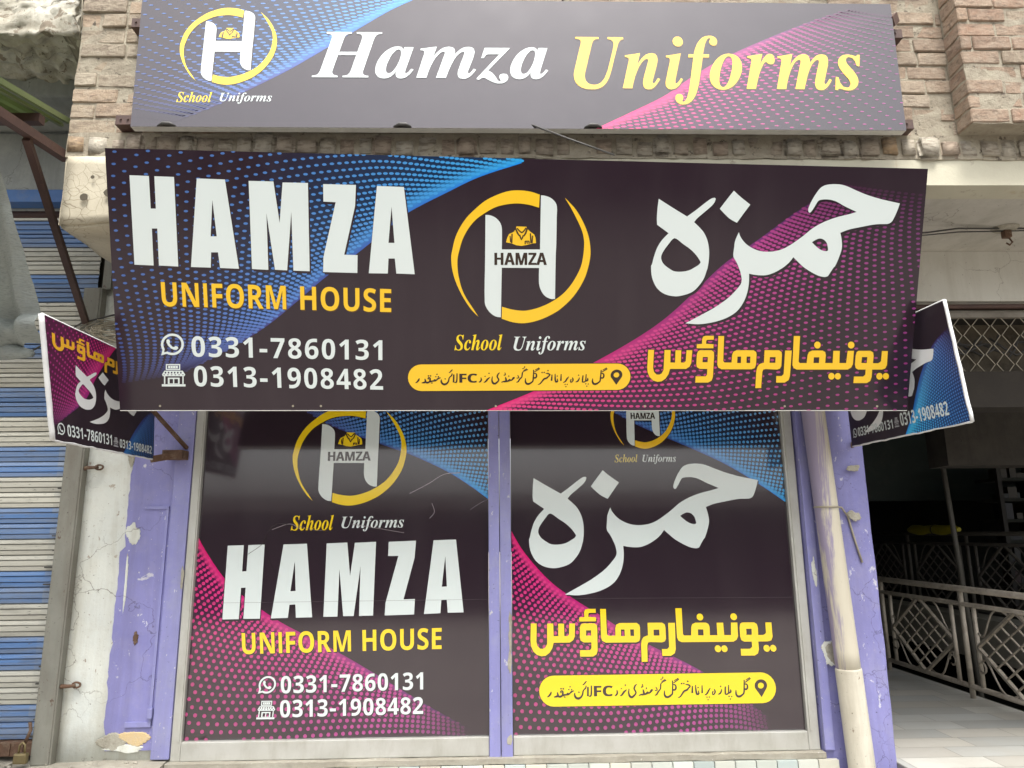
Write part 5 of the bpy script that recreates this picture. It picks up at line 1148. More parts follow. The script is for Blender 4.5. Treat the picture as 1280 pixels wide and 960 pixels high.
# ---- side banners
def banner(name, pn, quad, label, left):
    root = thing(name, label, 'banner', 'small banners sticking out over the pavement')
    bm, cl = new_print()
    sheet(bm, cl, pn, quad, C_BLACK, 10, 10)
    return root, bm, cl
def bil(q, a, b):
    return tuple((q[0][k] * (1 - a) + q[1][k] * a) * (1 - b) + (q[3][k] * (1 - a) + q[2][k] * a) * b for k in (0, 1))
def sub(q, a0, b0, a1, b1): return [bil(q, a0, b0), bil(q, a1, b0), bil(q, a1, b1), bil(q, a0, b1)]
# straight quads: the banner hangs as a parallelogram on its two rods
for left in (True, False):
    pn = PL if left else PR
    fq = [tuple(p) for p in RC['fl_quad' if left else 'fr_quad']]
    if left:
        fq = [fq[0], fq[1], (fq[1][0] - 60, fq[1][1] + 410), fq[3]]
        full = fq
        root, bm, cl = banner('side_banner', pn, fq, 'left side banner hanging in front of the striped shutter', True)
        e1 = [bil(fq, 0.58, 1.0), bil(fq, 0.47, 0.80), bil(fq, 0.38, 0.62), bil(fq, 0.28, 0.40), bil(fq, 0.10, 0.20), bil(fq, 0.0, 0.1)]
        halftone(bm, cl, pn, fq, e1, (-0.5, 0.9), (-1, -0.35), 40, 0, 8, 22, (4.6, 4.2), 50, PINK_E, PINK_N, ((0.35, 0.02, 0.13), (0.16, 0.03, 0.16)), (0.11, 0.004, 0.05), C_BLACK, 700, 1.0, 0.6)
        e2 = [bil(fq, 0.64, 0.0), bil(fq, 0.72, 0.16), bil(fq, 0.80, 0.30), bil(fq, 0.90, 0.44), bil(fq, 1.0, 0.52)]
        halftone(bm, cl, pn, fq, e2, (1, -0.1), (1, -0.2), 34, 0, 8, 20, (4.4, 3.8), 60, ((0.01, 0.10, 0.42), (0.03, 0.03, 0.2)), ((0.03, 0.2, 0.5), (0.06, 0.10, 0.35)), ((0.04, 0.14, 0.36), (0.04, 0.08, 0.3)), (0.006, 0.03, 0.11), C_BLACK, 420, 1.0, 0.7)
    else:
        fq = [fq[0], fq[1], fq[2], (fq[2][0] - 800, fq[2][1] + 30)]
        root, bm, cl = banner('side_banner', pn, fq, 'right side banner hanging at the dark passage', False)
        e2 = [bil(fq, 0.52, 0.0), bil(fq, 0.60, 0.16), bil(fq, 0.66, 0.32), bil(fq, 0.74, 0.50), bil(fq, 0.86, 0.68), bil(fq, 1.0, 0.78)]
        halftone(bm, cl, pn, fq, e2, (1, -0.25), (0.8, -1), 44, 0, 8, 20, (4.6, 3.6), 60, ((0.0, 0.26, 0.88), (0.06, 0.03, 0.25)), ((0.05, 0.55, 0.88), (0.16, 0.16, 0.5)), ((0.08, 0.36, 0.72), (0.09, 0.12, 0.42)), (0.005, 0.05, 0.20), C_BLACK, 520, 1.0, 0.75)  # blue print brightened to offset the shade on this side
    obj('printed_cloth', bm, P_flag, root)
    if left:
        art('urdu_tagline', 'urdu_house', pn, sub(fq, 0.05, 0.725, 0.98, 0.935), (0.80, 0.42, 0.02), P_flag, root)
        art('urdu_name', 'urdu_name', pn, sub(fq, 0.20, 0.22, 0.97, 0.74), (0.70, 0.72, 0.71), P_flag, root)
        ph0, ph1 = sub(fq, 0.115, 0.055, 0.52, 0.155), sub(fq, 0.60, 0.05, 0.97, 0.135)
        ic0, ic1 = sub(fq, 0.035, 0.055, 0.095, 0.155), sub(fq, 0.535, 0.05, 0.585, 0.14)
    else:
        art('urdu_name', 'urdu_name', pn, sub(fq, 0.03, 0.10, 0.86, 0.73), (0.86, 0.88, 0.87), P_flag, root)  # white lettering brightened to offset the shade on this banner
        art('urdu_tagline', 'urdu_house', pn, sub(fq, 0.02, 0.80, 0.45, 0.95), (0.80, 0.42, 0.02), P_flag, root)
        ph0, ph1 = sub(fq, 0.085, 0.08, 0.43, 0.165), sub(fq, 0.50, 0.085, 0.875, 0.20)
        ic0, ic1 = sub(fq, 0.03, 0.075, 0.075, 0.165), sub(fq, 0.445, 0.085, 0.485, 0.17)
    words('phone_number', '0331-7860131', 'sb', pn, ph0, C_WHITE, P_flag, root, 1.2, 10)
    words('phone_number', '0313-1908482', 'sb', pn, ph1, C_WHITE, P_flag, root, 1.2, 10)
    art('chat_icon', 'chat_icon', pn, ic0, C_WHITE, P_flag, root)
    art('shop_icon', 'shop_icon', pn, ic1, (0.45, 0.46, 0.48), P_flag, root)
    # cloth back, white hems, rods
    bm = bmesh.new()
    vs_ = [bm.verts.new(pn.at(p, -3)) for p in fq]
    bm.faces.new(vs_[::-1])
    obj('cloth_back', bm, M_whitefab, root)
    bm = bmesh.new()
    oe = (fq[0], fq[3]) if left else (fq[1], fq[2])
    n = 14
    tube(bm, [pn.at((oe[0][0] + (oe[1][0] - oe[0][0]) * k / n + 4 * noise.noise(Vector((k * .6, left, 0))), oe[0][1] + (oe[1][1] - oe[0][1]) * k / n), -4) for k in range(-1, n + 2) if 0 <= k <= n], [0.009 if left else 0.0065] * (n + 1), 8)
    tube(bm, [pn.at((fq[0][0] + (fq[1][0] - fq[0][0]) * k / 24, fq[0][1] + (fq[1][1] - fq[0][1]) * k / 24 + 5 * noise.noise(Vector((k * .7, 3, left)))), -3) for k in range(25)], [0.004 + 0.002 * abs(noise.noise(Vector((k * .9, 1, 1)))) for k in range(25)], 6)
    tube(bm, [pn.at((fq[3][0] + (fq[2][0] - fq[3][0]) * k / 10, fq[3][1] + (fq[2][1] - fq[3][1]) * k / 10), -3) for k in range(11)], 0.004, 6)
    obj('white_hem', bm, M_whitefab, root)
    bm = bmesh.new()
    if left:
        box(bm, -1.505, -1.415, -0.10, -0.028, 1.945, 1.985)
        bar(bm, pn.at((-400, 330), -12), (-1.425, -0.03, 2.0), 0.014, 0.014)
        bar(bm, pn.at(fq[1], -8), (-1.46, -0.06, 1.965), 0.03, 0.03)
    else:
        bar(bm, pn.at((fq[0][0] - 10, fq[0][1]), -6), (1.70, -0.04, 2.0), 0.012, 0.012)
        obj('steel_bracket', bm, M_rust2, root)
        bm = bmesh.new()
        bar(bm, pn.at((fq[3][0], fq[3][1]), -8), (1.68, -0.04, 2.35), 0.014, 0.014)
    obj('steel_bracket', bm, M_rust2, root)

# ================================================================== downpipe
pipe = thing('drain_pipe', 'cream plastic drain pipe smeared with purple paint standing before the right pillar', 'pipe')
bm = bmesh.new()
PXP = lambda z: 1.556 - 0.041 * (z - 0.59)
tube(bm, [(PXP(0.98 + k * 0.1), -0.112, 0.98 + k * 0.1) for k in range(21)], [0.0515 + 0.0012 * noise.noise(Vector((k, 0, 0))) for k in range(21)], 28)
obj('upper_length', bm, M_pipep, pipe)
bm = bmesh.new()
tube(bm, [(PXP(z), -0.112, z) for z in (0.0, 0.3, 0.6, 1.0, 1.008)], [0.0545, 0.0545, 0.0545, 0.055, 0.053], 28)
obj('lower_length', bm, M_pipe, pipe)
bm = bmesh.new()
tube(bm, [(PXP(1.7) + 0.05 * math.cos(a), -0.112 + 0.055 * math.sin(a), 1.70) for a in [k * .5 for k in range(14)]] + [(1.61, -0.05, 1.70), (1.64, -0.042, 1.66), (1.66, -0.042, 1.56), (1.685, -0.042, 1.45)], 0.005, 6)
obj('tie_wire', bm, M_galv, pipe)

# ================================================================== rolling shutter next door (left)
sh = thing('rolling_shutter', 'closed rolling shutter with blue and cream striped slats left of the shop', 'shutter')
bm = bmesh.new(); cl = bm.loops.layers.float_color.new('Col')
z = 0.735
k = 0
CB, CC = (0.10, 0.215, 0.46), (0.55, 0.54, 0.46)
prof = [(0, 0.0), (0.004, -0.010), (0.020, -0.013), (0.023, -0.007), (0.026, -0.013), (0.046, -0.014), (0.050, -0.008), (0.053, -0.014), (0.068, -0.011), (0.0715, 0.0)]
rnd = random.Random(4)
ncol_ = 24
while z < 3.26:
    blue = (k // 2) % 2 == 0
    c = CB if blue else CC
    br = rnd.uniform(0.86, 1.08)
    c = tuple(v * br for v in c)
    for (a, ya), (b, yb) in zip(prof, prof[1:]):
        f = 0.55 if (0.019 < a < 0.026 or 0.045 < a < 0.053) else (0.40 if a < 0.003 else 1)  # groove dirt, plus slat-foot shade painted into the slat colour
        for s in range(ncol_):
            x0 = -4.2 + (2.24) * s / ncol_; x1 = -4.2 + 2.24 * (s + 1) / ncol_
            fade = 0.0
            xm = (x0 + x1) / 2
            fade = 0.30 * max(0, noise.noise(Vector((xm * 2.3, k * 1.7, a * 20)))) + (0.35 * rnd.random() if xm > -2.08 else 0)
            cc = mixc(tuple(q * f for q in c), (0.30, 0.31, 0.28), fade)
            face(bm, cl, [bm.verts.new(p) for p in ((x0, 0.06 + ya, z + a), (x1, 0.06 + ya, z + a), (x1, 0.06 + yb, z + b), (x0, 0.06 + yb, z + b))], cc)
    z += 0.0715
    k += 1
obj('slat_curtain', bm, M_shutter, sh)
bm = bmesh.new()
box(bm, -4.2, -1.965, 0.02, 0.075, 0.675, 0.733, 0, 0.004)
for k in range(7):
    box(bm, -2.30 + k * 0.055, -2.262 + k * 0.055, 0.015, 0.03, 0.68, 0.728)
obj('bottom_bar', bm, M_rust2, sh)
bm = bmesh.new()
box(bm, -1.972, -1.893, -0.045, 0.10, 0.655, 2.78, 0, 0.006)
box(bm, -1.893, -1.886, -0.040, 0.02, 0.655, 2.78)
obj('guide_rail', bm, M_steelgrey, sh)
bm = bmesh.new()
rnd = random.Random(12)
for k in range(34):
    z = 0.75 + k * 0.0715 + rnd.uniform(-.004, .004)
    if rnd.random() < 0.75: box(bm, -2.00 - rnd.uniform(0, 0.05), -1.966, 0.028, 0.04, z, z + 0.006)
obj('slat_end', bm, M_wire, sh)
pl = obj('padlock', (lambda bm: (box(bm, -2.02, -1.965, -0.085, -0.06, 0.672, 0.715, 0, 0.008), tube(bm, [(-2.005, -0.072, 0.712), (-2.003, -0.072, 0.745), (-1.992, -0.072, 0.757), (-1.981, -0.072, 0.745), (-1.979, -0.072, 0.712)], 0.0045, 8), bm)[-1])(bmesh.new()), M_brass, sh)
bm = bmesh.new()
tube(bm, [(-1.99, -0.06, 0.75), (-1.975, -0.055, 0.80), (-1.985, -0.05, 0.83)], 0.007, 8)
obj('hasp', bm, M_rust2, sh)
for z in (1.91, 0.965):
    bm = bmesh.new()
    tube(bm, [(-1.890, -0.02, z), (-1.875, -0.032, z + 0.003), (-1.835, -0.034, z + 0.004), (-1.822, -0.026, z + 0.006)], [0.011, 0.009, 0.007, 0.006], 8)
    tube(bm, [(-1.822 + 0.018 * math.cos(a), -0.022, z + 0.006 + 0.011 * math.sin(a)) for a in [k * .63 for k in range(11)]], 0.0045, 6)
    obj('latch', bm, M_rust2, sh)

# ================================================================== neighbouring building over the shutter
nb = thing('neighbour_building', 'weathered grey plaster shop front over the striped shutter on the left', 'building')
bm = bmesh.new()
box(bm, -5.0, -1.705, 0.0, 0.3, 3.305, 3.62)
obj('beam', bm, M_greywall, nb)
bm = bmesh.new()
box(bm, -5.0, -1.9, -0.025, 0.10, 3.235, 3.30)
obj('shutter_housing', bm, M_blue, nb)
bm = bmesh.new()
box(bm, -5.0, -1.71, 0.10, 0.4, 2.79, 3.302)
obj('roller_recess', bm, M_dark2, nb)
bm = bmesh.new()
tube(bm, [(-5, 0.07, 3.20), (-1.9, 0.07, 3.20)], 0.03, 12)
obj('roller_tube', bm, M_rust, nb)
bm = bmesh.new()
box(bm, -1.90, -1.86, -0.02, 0.1, 2.78, 3.3)
obj('jamb', bm, M_steelgrey, nb)
bm = bmesh.new()
box(bm, -5.0, -1.722, -0.34, 0.0, 3.625, 5.5)
bmesh.ops.subdivide_edges(bm, edges=list(bm.edges), cuts=9, use_grid_fill=True)
for v in bm.verts: v.co += noise.noise_vector(v.co * 3) * 0.015
obj('upper_wall', bm, M_greywall, nb, True)
bm = bmesh.new()
box(bm, -3.2, -1.76, -0.66, -0.30, 3.70, 4.6)
bmesh.ops.subdivide_edges(bm, edges=list(bm.edges), cuts=70, use_grid_fill=True)
for v in bm.verts:
    q_ = v.co.copy()
    v.co += noise.noise_vector(q_ * 3) * 0.04 + noise.noise_vector(q_ * 9) * 0.016 + noise.noise_vector(q_ * 27) * 0.012 + noise.noise_vector(q_ * 60) * 0.010
    if q_.z < 3.82: v.co.z += 0.03 * noise.noise(q_ * 18)
M_ledge = worn('broken_plaster', (0.56, 0.55, 0.48), (0.42, 0.39, 0.31), (0.2, 0.17, 0.12), 4, 0.85, 0.95, 1.0, chips=(0.24, 0.20, 0.15), chip_pos=0.585, specks=(0.12, 0.10, 0.07), grime=(0.20, 0.18, 0.13), cracks=(0.08, 0.07, 0.05))
obj('broken_ledge', bm, M_ledge, nb, True)
bm = bmesh.new()
box(bm, -1.86, -1.72, -0.60, -0.34, 3.30, 4.6)
bmesh.ops.subdivide_edges(bm, edges=list(bm.edges), cuts=50, use_grid_fill=True)
for v in bm.verts:
    q_ = v.co.copy()
    v.co += noise.noise_vector(q_ * 6) * 0.035 + noise.noise_vector(q_ * 19) * 0.022 + noise.noise_vector(q_ * 50) * 0.010
    if v.co.z < 3.7: v.co.y += 0.12
obj('mortar_seam', bm, M_cement, nb, True)
bm = bmesh.new()
box(bm, -9.0, -1.9, 0.4, 6, 0.3, 9.6)
obj('building_block', bm, M_greywall, nb)

# ================================================================== green awning with brown steel frame
aw = thing('awning', 'green ribbed sheet awning on brown steel arms, jutting in at the left edge', 'awning')
bm = bmesh.new()
# ribbed sheet sloping down from the wall to the street; the camera sees its underside and right rim
n = 75
A, B = Vector((-1.745, -0.70, 3.262)), Vector((-1.745, -1.75, 3.02))
rows_ = []
for i in range(n + 1):
    d = i * 0.018
    h_ = 0.008 * (1 if (i // 2) % 2 else -1)
    rows_.append([bm.verts.new(A.lerp(B, k / 3) + Vector((-d, 0, h_))) for k in range(4)])
for a, b in zip(rows_, rows_[1:]):
    for k in range(3): bm.faces.new((a[k], b[k], b[k + 1], a[k + 1]))
bmesh.ops.solidify(bm, geom=list(bm.faces), thickness=0.003)
obj('ribbed_sheet', bm, M_green, aw)
bm = bmesh.new()
bar(bm, A + Vector((0.006, 0.02, 0.012)), B + Vector((0.006, 0, 0.012)), 0.014, 0.022)
bar(bm, A + Vector((-0.020, 0.02, -0.006)), B + Vector((-0.020, 0, -0.006)), 0.016, 0.012)
obj('edge_trim', bm, M_green, aw)
bm = bmesh.new()
bar(bm, (-1.742, -0.835, 3.186), (-3.0, -0.835, 3.186), 0.035, 0.034)
obj('purlin', bm, M_rust, aw)
bm = bmesh.new()
bar(bm, (-1.722, -0.69, 3.105), (-1.80, -1.60, 3.04), 0.034, 0.036)
obj('arm', bm, M_rust, aw)
bm = bmesh.new()
bar(bm, (-1.75, -0.893, 3.070), (-1.935, -0.06, 2.60), 0.026, 0.026)
obj('strut', bm, M_rust, aw)

# ================================================================== tarpaulin
bm = bmesh.new()
nx, nz = 110, 90
def tarp(a, b):
    # a across (0 = hidden left, 1 = right edge), b down
    xr = -1.80 + 0.02 * b + 0.02 * noise.noise(Vector((0, b * 3, 5)))
    x = -2.8 + a * (xr + 2.8)
    z = 3.10 - b * 0.745 - 0.05 * (1 - a)
    y = -1.12 + 0.55 * b + 0.045 * math.sin(a * 21 + b * 2.6) * (0.4 + b) + 0.02 * math.sin(a * 47 + b * 6) + 0.03 * noise.noise(Vector((a * 9, b * 5, 0))) + 0.008 * noise.noise(Vector((a * 40, b * 5, 4))) + 0.003 * noise.noise(Vector((a * 80, b * 30, 9)))
    if b > 0.86: y -= 0.06 * math.sin((b - 0.86) / 0.14 * math.pi); z += 0.008 * math.sin(a * 9)
    if a > 0.93: y += 0.05 * (a - 0.93) / 0.07
    return Vector((x, y, z))
g = [[bm.verts.new(tarp(i / nx, j / nz)) for j in range(nz + 1)] for i in range(nx + 1)]
for i in range(nx):
    for j in range(nz):
        bm.faces.new((g[i][j], g[i][j + 1], g[i + 1][j + 1], g[i + 1][j]))
# rolled hem: a second fold tucked behind
tube(bm, [(-2.7 + k * 0.105, -0.52 + 0.02 * math.sin(k * 1.3), 2.33 - 0.02 * math.sin(k * .8)) for k in range(9)], [0.045, 0.05, 0.04, 0.05, 0.042, 0.05, 0.043, 0.035, 0.015], 12)
def m_tarp():
    t = NT('grey_tarpaulin')
    w = t.n('ShaderNodeTexWave'); w.inputs['Scale'].default_value = 55; t.link(t.co, w.inputs['Vector'])
    c = t.mix(t.ramp(t.noise(5, 8), 0.3, 0.7), (0.30, 0.33, 0.30), (0.23, 0.25, 0.24))
    c = t.mix(t.ramp(t.noise(60, 4, 0.6, (1, 1, 6)), 0.5, 0.75), c, (0.17, 0.19, 0.18))
    t.base(c); t.rough(0.85); t.bump(t.noise(11, 8), 0.25, 0.02); t.bump(t.noise(28, 4, 0.6, (1, 1, 5)), 0.6, 0.008); t.bump(t.noise(160, 3), 0.4, 0.003)
    return t.m
tag(obj('tarpaulin', bm, m_tarp(), None, True), 'grey woven tarpaulin hanging in folds at the left edge', 'tarpaulin')

# ================================================================== cables
bm = bmesh.new()
rnd = random.Random(21)
for k in range(26):
    cx, cz, r = -1.80 + rnd.uniform(-0.05, 0.07), 2.55 + rnd.uniform(-0.03, 0.02), rnd.uniform(0.03, 0.10)
    ph, ti = rnd.uniform(0, 6), rnd.uniform(-0.6, 0.6)
    tube(bm, [(cx + r * math.cos(ph + a * .42) * 1.1, -0.10 + 0.05 * math.sin(a * .5 + ph) + ti * 0.03 * math.sin(a * .42), cz + r * 0.7 * math.sin(ph + a * .42)) for a in range(13)], 0.0022, 5, 0)
tag(obj('cable_coil', bm, M_galv), 'tangled coil of thin grey cable on the pillar behind the left banner', 'cable')
bm = bmesh.new()
tube(bm, [(-2.2, -0.02, 2.47), (-1.95, -0.06, 2.60), (-1.76, -0.08, 2.64), (-1.66, -0.08, 2.70), (-1.55, -0.1, 2.80)], 0.004, 6)
tube(bm, [(-1.72, -0.08, 2.67), (-1.73, -0.085, 2.62), (-1.70, -0.08, 2.54)], 0.003, 6)
tag(obj('loose_cable', bm, M_wire), 'loose dark cable looping over the pillar top beside the main sign', 'cable')
bm = bmesh.new()
P = [(1.53, -0.62, 2.79), (1.60, -0.58, 2.83), (1.78, -0.50, 2.86), (1.95, -0.42, 2.90), (2.15, -0.34, 2.955), (2.5, -0.30, 2.972)]
tube(bm, P, 0.004, 6)
tube(bm, [(a + .004, b + .01, c - 0.010 + 0.006 * math.sin(i * 3)) for i, (a, b, c) in enumerate(P)], 0.003, 6)
tag(obj('ceiling_cable', bm, M_wire), 'twisted dark cable strung below the slab soffit on the right', 'cable')
rose = thing('ceiling_hook', 'rusty hook box with stained ring set in the soffit over the passage', 'hook')
bm = bmesh.new()
n = 24
ring = [bm.verts.new((2.40 + 0.06 * math.cos(a), -0.30 + 0.055 * math.sin(a), 2.974)) for a in [2 * math.pi * k / n for k in range(n)]]
r2 = [bm.verts.new((2.40 + 0.045 * math.cos(a), -0.30 + 0.04 * math.sin(a), 2.962)) for a in [2 * math.pi * k / n for k in range(n)]]
for k in range(n): bm.faces.new((ring[k], ring[(k + 1) % n], r2[(k + 1) % n], r2[k]))
bm.faces.new(r2[::-1])
bmesh.ops.recalc_face_normals(bm, faces=list(bm.faces))
obj('ring_plate', bm, M_patch, rose)
bm = bmesh.new()
box(bm, 2.385, 2.42, -0.315, -0.285, 2.925, 2.962, 0, 0.006)
tube(bm, [(2.41, -0.30, 2.93), (2.425, -0.30, 2.905), (2.41, -0.30, 2.89), (2.395, -0.30, 2.90)], 0.004, 6)
obj('hook', bm, M_rust2, rose)
bm = bmesh.new()
tube(bm, [(-1.765, -0.70, 4.2), (-1.70, -0.74, 3.72), (-1.725, -0.70, 3.64)], 0.002, 5)
tag(obj('hanging_wire', bm, M_galv), 'thin bare wire hanging down the brick edge at the top left', 'wire')

# ================================================================== passage on the right
M_floorbase = M_floor
bm = bmesh.new(); cl = bm.loops.layers.float_color.new('Col')
rnd = random.Random(31)
# long marble planks laid slantwise, as in the photo
y = -0.42
while y < 4.6:
    dy = 0.15
    x = 1.755 - rnd.uniform(0, 0.3)
    while x < 2.92:
        l = rnd.uniform(0.30, 0.42)
        a, b = max(1.755, x), min(2.92, x + l)
        if b - a > 0.02:
            c = rnd.choice([(0.44, 0.435, 0.39), (0.41, 0.415, 0.385), (0.45, 0.435, 0.385), (0.385, 0.395, 0.375), (0.42, 0.405, 0.355)])
            br = rnd.uniform(0.85, 1.12)
            c = tuple(q * br for q in c)
            face(bm, cl, [bm.verts.new(p) for p in ((a, y, 0.602), (b - .003, y, 0.602), (b - .003, y + dy - .003, 0.602), (a, y + dy - .003, 0.602))], c)
        x += l
    y += dy
o = obj('passage_floor', bm, M_floor); o['kind'] = 'structure'
bm = bmesh.new()
box(bm, 1.752, 2.93, -0.42, 4.8, 0.30, 0.600)
o = obj('passage_slab', bm, M_grout); o['kind'] = 'structure'
bm = bmesh.new()
box(bm, 2.93, 9.0, -0.42, 9.0, -0.35, 0.004)
o = obj('stairwell_ground', bm, M_dark); o['kind'] = 'structure'

ps = thing('passage_interior', 'dark covered passage with cream far walkway edge behind the railing', 'building')
bm = bmesh.new()
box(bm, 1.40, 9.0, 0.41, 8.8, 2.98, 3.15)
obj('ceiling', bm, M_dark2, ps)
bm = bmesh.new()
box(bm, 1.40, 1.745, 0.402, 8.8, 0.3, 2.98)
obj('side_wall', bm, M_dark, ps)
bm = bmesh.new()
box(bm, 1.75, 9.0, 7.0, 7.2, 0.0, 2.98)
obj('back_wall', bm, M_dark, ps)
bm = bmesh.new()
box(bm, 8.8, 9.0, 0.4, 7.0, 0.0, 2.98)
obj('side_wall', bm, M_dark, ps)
bm = bmesh.new()
box(bm, 4.15, 4.4, 1.2, 6.9, 0.50, 0.84)
obj('far_walkway', bm, worn('passage_cream', (0.42, 0.40, 0.33), (0.34, 0.32, 0.26), (0.2, 0.18, 0.14), 3, 0.5, 0.9, 0.2), ps)
bm = bmesh.new()
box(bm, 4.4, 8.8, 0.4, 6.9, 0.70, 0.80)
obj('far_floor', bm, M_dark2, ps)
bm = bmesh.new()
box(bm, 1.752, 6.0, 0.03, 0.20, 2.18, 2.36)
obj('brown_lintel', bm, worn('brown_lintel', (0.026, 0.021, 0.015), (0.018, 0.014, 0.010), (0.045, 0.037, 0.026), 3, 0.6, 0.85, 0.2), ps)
bm = bmesh.new()
box(bm, 2.75, 6.0, 0.9, 1.1, 1.97, 2.40)
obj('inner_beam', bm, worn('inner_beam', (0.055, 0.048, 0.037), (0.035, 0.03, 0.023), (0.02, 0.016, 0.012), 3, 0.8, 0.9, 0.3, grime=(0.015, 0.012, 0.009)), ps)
bm = bmesh.new()
box(bm, 2.9, 8.0, 4.5, 4.6, 1.9, 2.9)
obj('green_partition', bm, M_darkgreen, ps)

# chain link grille over the passage
gr = thing('chain_link_grille', 'chain link grille in a steel frame under the white beam on the right', 'grille')
bm = bmesh.new()
bar(bm, (1.76, 0.05, 2.655), (4.2, 0.05, 2.655), 0.03, 0.028)
bar(bm, (1.76, 0.05, 2.340), (4.2, 0.05, 2.340), 0.03, 0.030)
bar(bm, (1.775, 0.05, 2.345), (1.775, 0.05, 2.65), 0.025, 0.025)
bar(bm, (4.19, 0.05, 2.345), (4.19, 0.05, 2.65), 0.025, 0.025)
obj('frame', bm, worn('grille_frame', (0.27, 0.25, 0.21), (0.2, 0.18, 0.15), (0.1, 0.08, 0.06), 8, 0.5, 0.7, 0.1), gr)
bm = bmesh.new()
bar(bm, (1.76, 0.06, 2.70), (4.2, 0.06, 2.70), 0.04, 0.018)
tube(bm, [(1.76, 0.0, 2.685), (2.6, 0.0, 2.688), (4.2, 0.0, 2.69)], 0.012, 8)
obj('dark_rail', bm, M_rust, gr)
bm = bmesh.new()
pw, phh = 0.098, 0.078
nrow = 6
x = 1.78
while x < 4.18:
    for d in (1, -1):
        pts = []
        for r in range(nrow + 1):
            off = (r % 2) * d * pw / 2
            pts.append((x + off + 0.004 * noise.noise(Vector((x * 9, r, d))), 0.05 + 0.006 * d * (1 if r % 2 else -1), 2.352 + r * 0.297 / nrow))
        tube(bm, pts, 0.0027, 5)
    x += pw
obj('mesh', bm, M_galv, gr)
bm = bmesh.new()
box(bm, 1.77, 4.2, 0.24, 0.26, 2.36, 2.66)
obj('brown_board', bm, worn('brown_board', (0.14, 0.115, 0.078), (0.07, 0.058, 0.042), (0.02, 0.017, 0.012), 7, 0.8, 0.9, 0.3), gr)
# loose vines of wire behind the grille
bm = bmesh.new()
rnd = random.Random(8)
for k in range(16):
    x0 = rnd.uniform(1.9, 3.4)
    tube(bm, [(x0 + i * 0.05, 0.16 + 0.03 * math.sin(i + k), 2.52 + 0.09 * noise.noise(Vector((x0 + i * .3, k, 0))) + 0.04 * math.sin(i * 1.1 + k)) for i in range(8)], 0.006, 5)
tag(obj('wire_bundle', bm, M_wire), 'dark bundle of wires lying behind the chain link grille', 'wires')

# railing along the passage
def railing(name, label, X, y0, y1, zb, zt, mat, lat=True, group='steel railings in the passage'):
    root = thing(name, label, 'railing', group)
    bm = bmesh.new()
    tube(bm, [(X, y0, zt), (X, y1, zt)], 0.019, 10)
    obj('top_rail', bm, mat, root)
    bm = bmesh.new()
    tube(bm, [(X, y0, zt - 0.09), (X, y1, zt - 0.09)], 0.014, 8)
    obj('upper_rail', bm, mat, root)
    bm = bmesh.new()
    tube(bm, [(X, y0, zb + 0.07), (X, y1, zb + 0.07)], 0.016, 8)
    obj('bottom_rail', bm, mat, root)
    per = 0.93
    y = y0 + 0.30
    while y < y1:
        for dy, lo, hi in ((-0.11, zb + 0.07, zt - 0.09), (0.0, zb, zt), (0.11, zb + 0.07, zt - 0.09)):
            bm = bmesh.new()
            tube(bm, [(X, y + dy, lo), (X, y + dy, hi)], 0.013 if dy else 0.016, 8)
            obj('post' if not dy else 'baluster', bm, mat, root)
        # diamond with lattice between this pair and the next
        cy, cz = y + per / 2, (zb + 0.07 + zt - 0.09) / 2
        hh, hw = (zt - zb - 0.16) / 2, (per - 0.22) / 2
        bm = bmesh.new()
        D = [(X, cy - hw, cz), (X, cy, cz + hh), (X, cy + hw, cz), (X, cy, cz - hh)]
        for a, b in zip(D, D[1:] + D[:1]): bar(bm, a, b, 0.014, 0.022, 0, (1, 0, 0))
        if lat:
            m = 5
            for i in range(1, m):
                f = i / m
                P0 = Vector(D[0]).lerp(Vector(D[1]), f); P1 = Vector(D[3]).lerp(Vector(D[2]), f)
                bar(bm, P0, P1, 0.007, 0.011, 0, (1, 0, 0))
                P0 = Vector(D[0]).lerp(Vector(D[3]), f); P1 = Vector(D[1]).lerp(Vector(D[2]), f)
                bar(bm, P0 + Vector((.004, 0, 0)), P1 + Vector((.004, 0, 0)), 0.007, 0.011, 0, (1, 0, 0))
        obj('diamond_panel', bm, mat, root)
        bm = bmesh.new()
        for sy in (-1, 1):
            for sz in (-1, 1):
                pts = []
                for k in range(9):
                    t = k / 8
                    pts.append((X, cy + sy * (hw - 0.02 - (hw * 0.75) * t + 0.04 * math.sin(t * math.pi)), cz + sz * (hh * 0.35 + hh * 0.55 * t - 0.05 * math.sin(t * math.pi * 2))))
                tube(bm, pts, 0.006, 6)
            tube(bm, [(X - .01, cy + sy * (hw - 0.03) + 0.03 * math.cos(a), cz - 0.11 + 0.03 * math.sin(a)) for a in [k * .6 for k in range(10)]], 0.006, 6)
        obj('scroll', bm, mat, root)
        y += per
    return root
railing('steel_railing', 'rusty steel railing with lattice diamonds along the tiled passage', 2.86, -0.10, 4.4, 0.60, 1.235, M_rail)
railing('steel_railing', 'dark steel railing on the far side of the stairwell', 4.2, 0.9, 6.4, 0.84, 1.55, worn('far_railing_steel', (0.12, 0.11, 0.09), (0.09, 0.08, 0.07), (0.05, 0.04, 0.03), 8, 0.6, 0.6, 0.1), True)

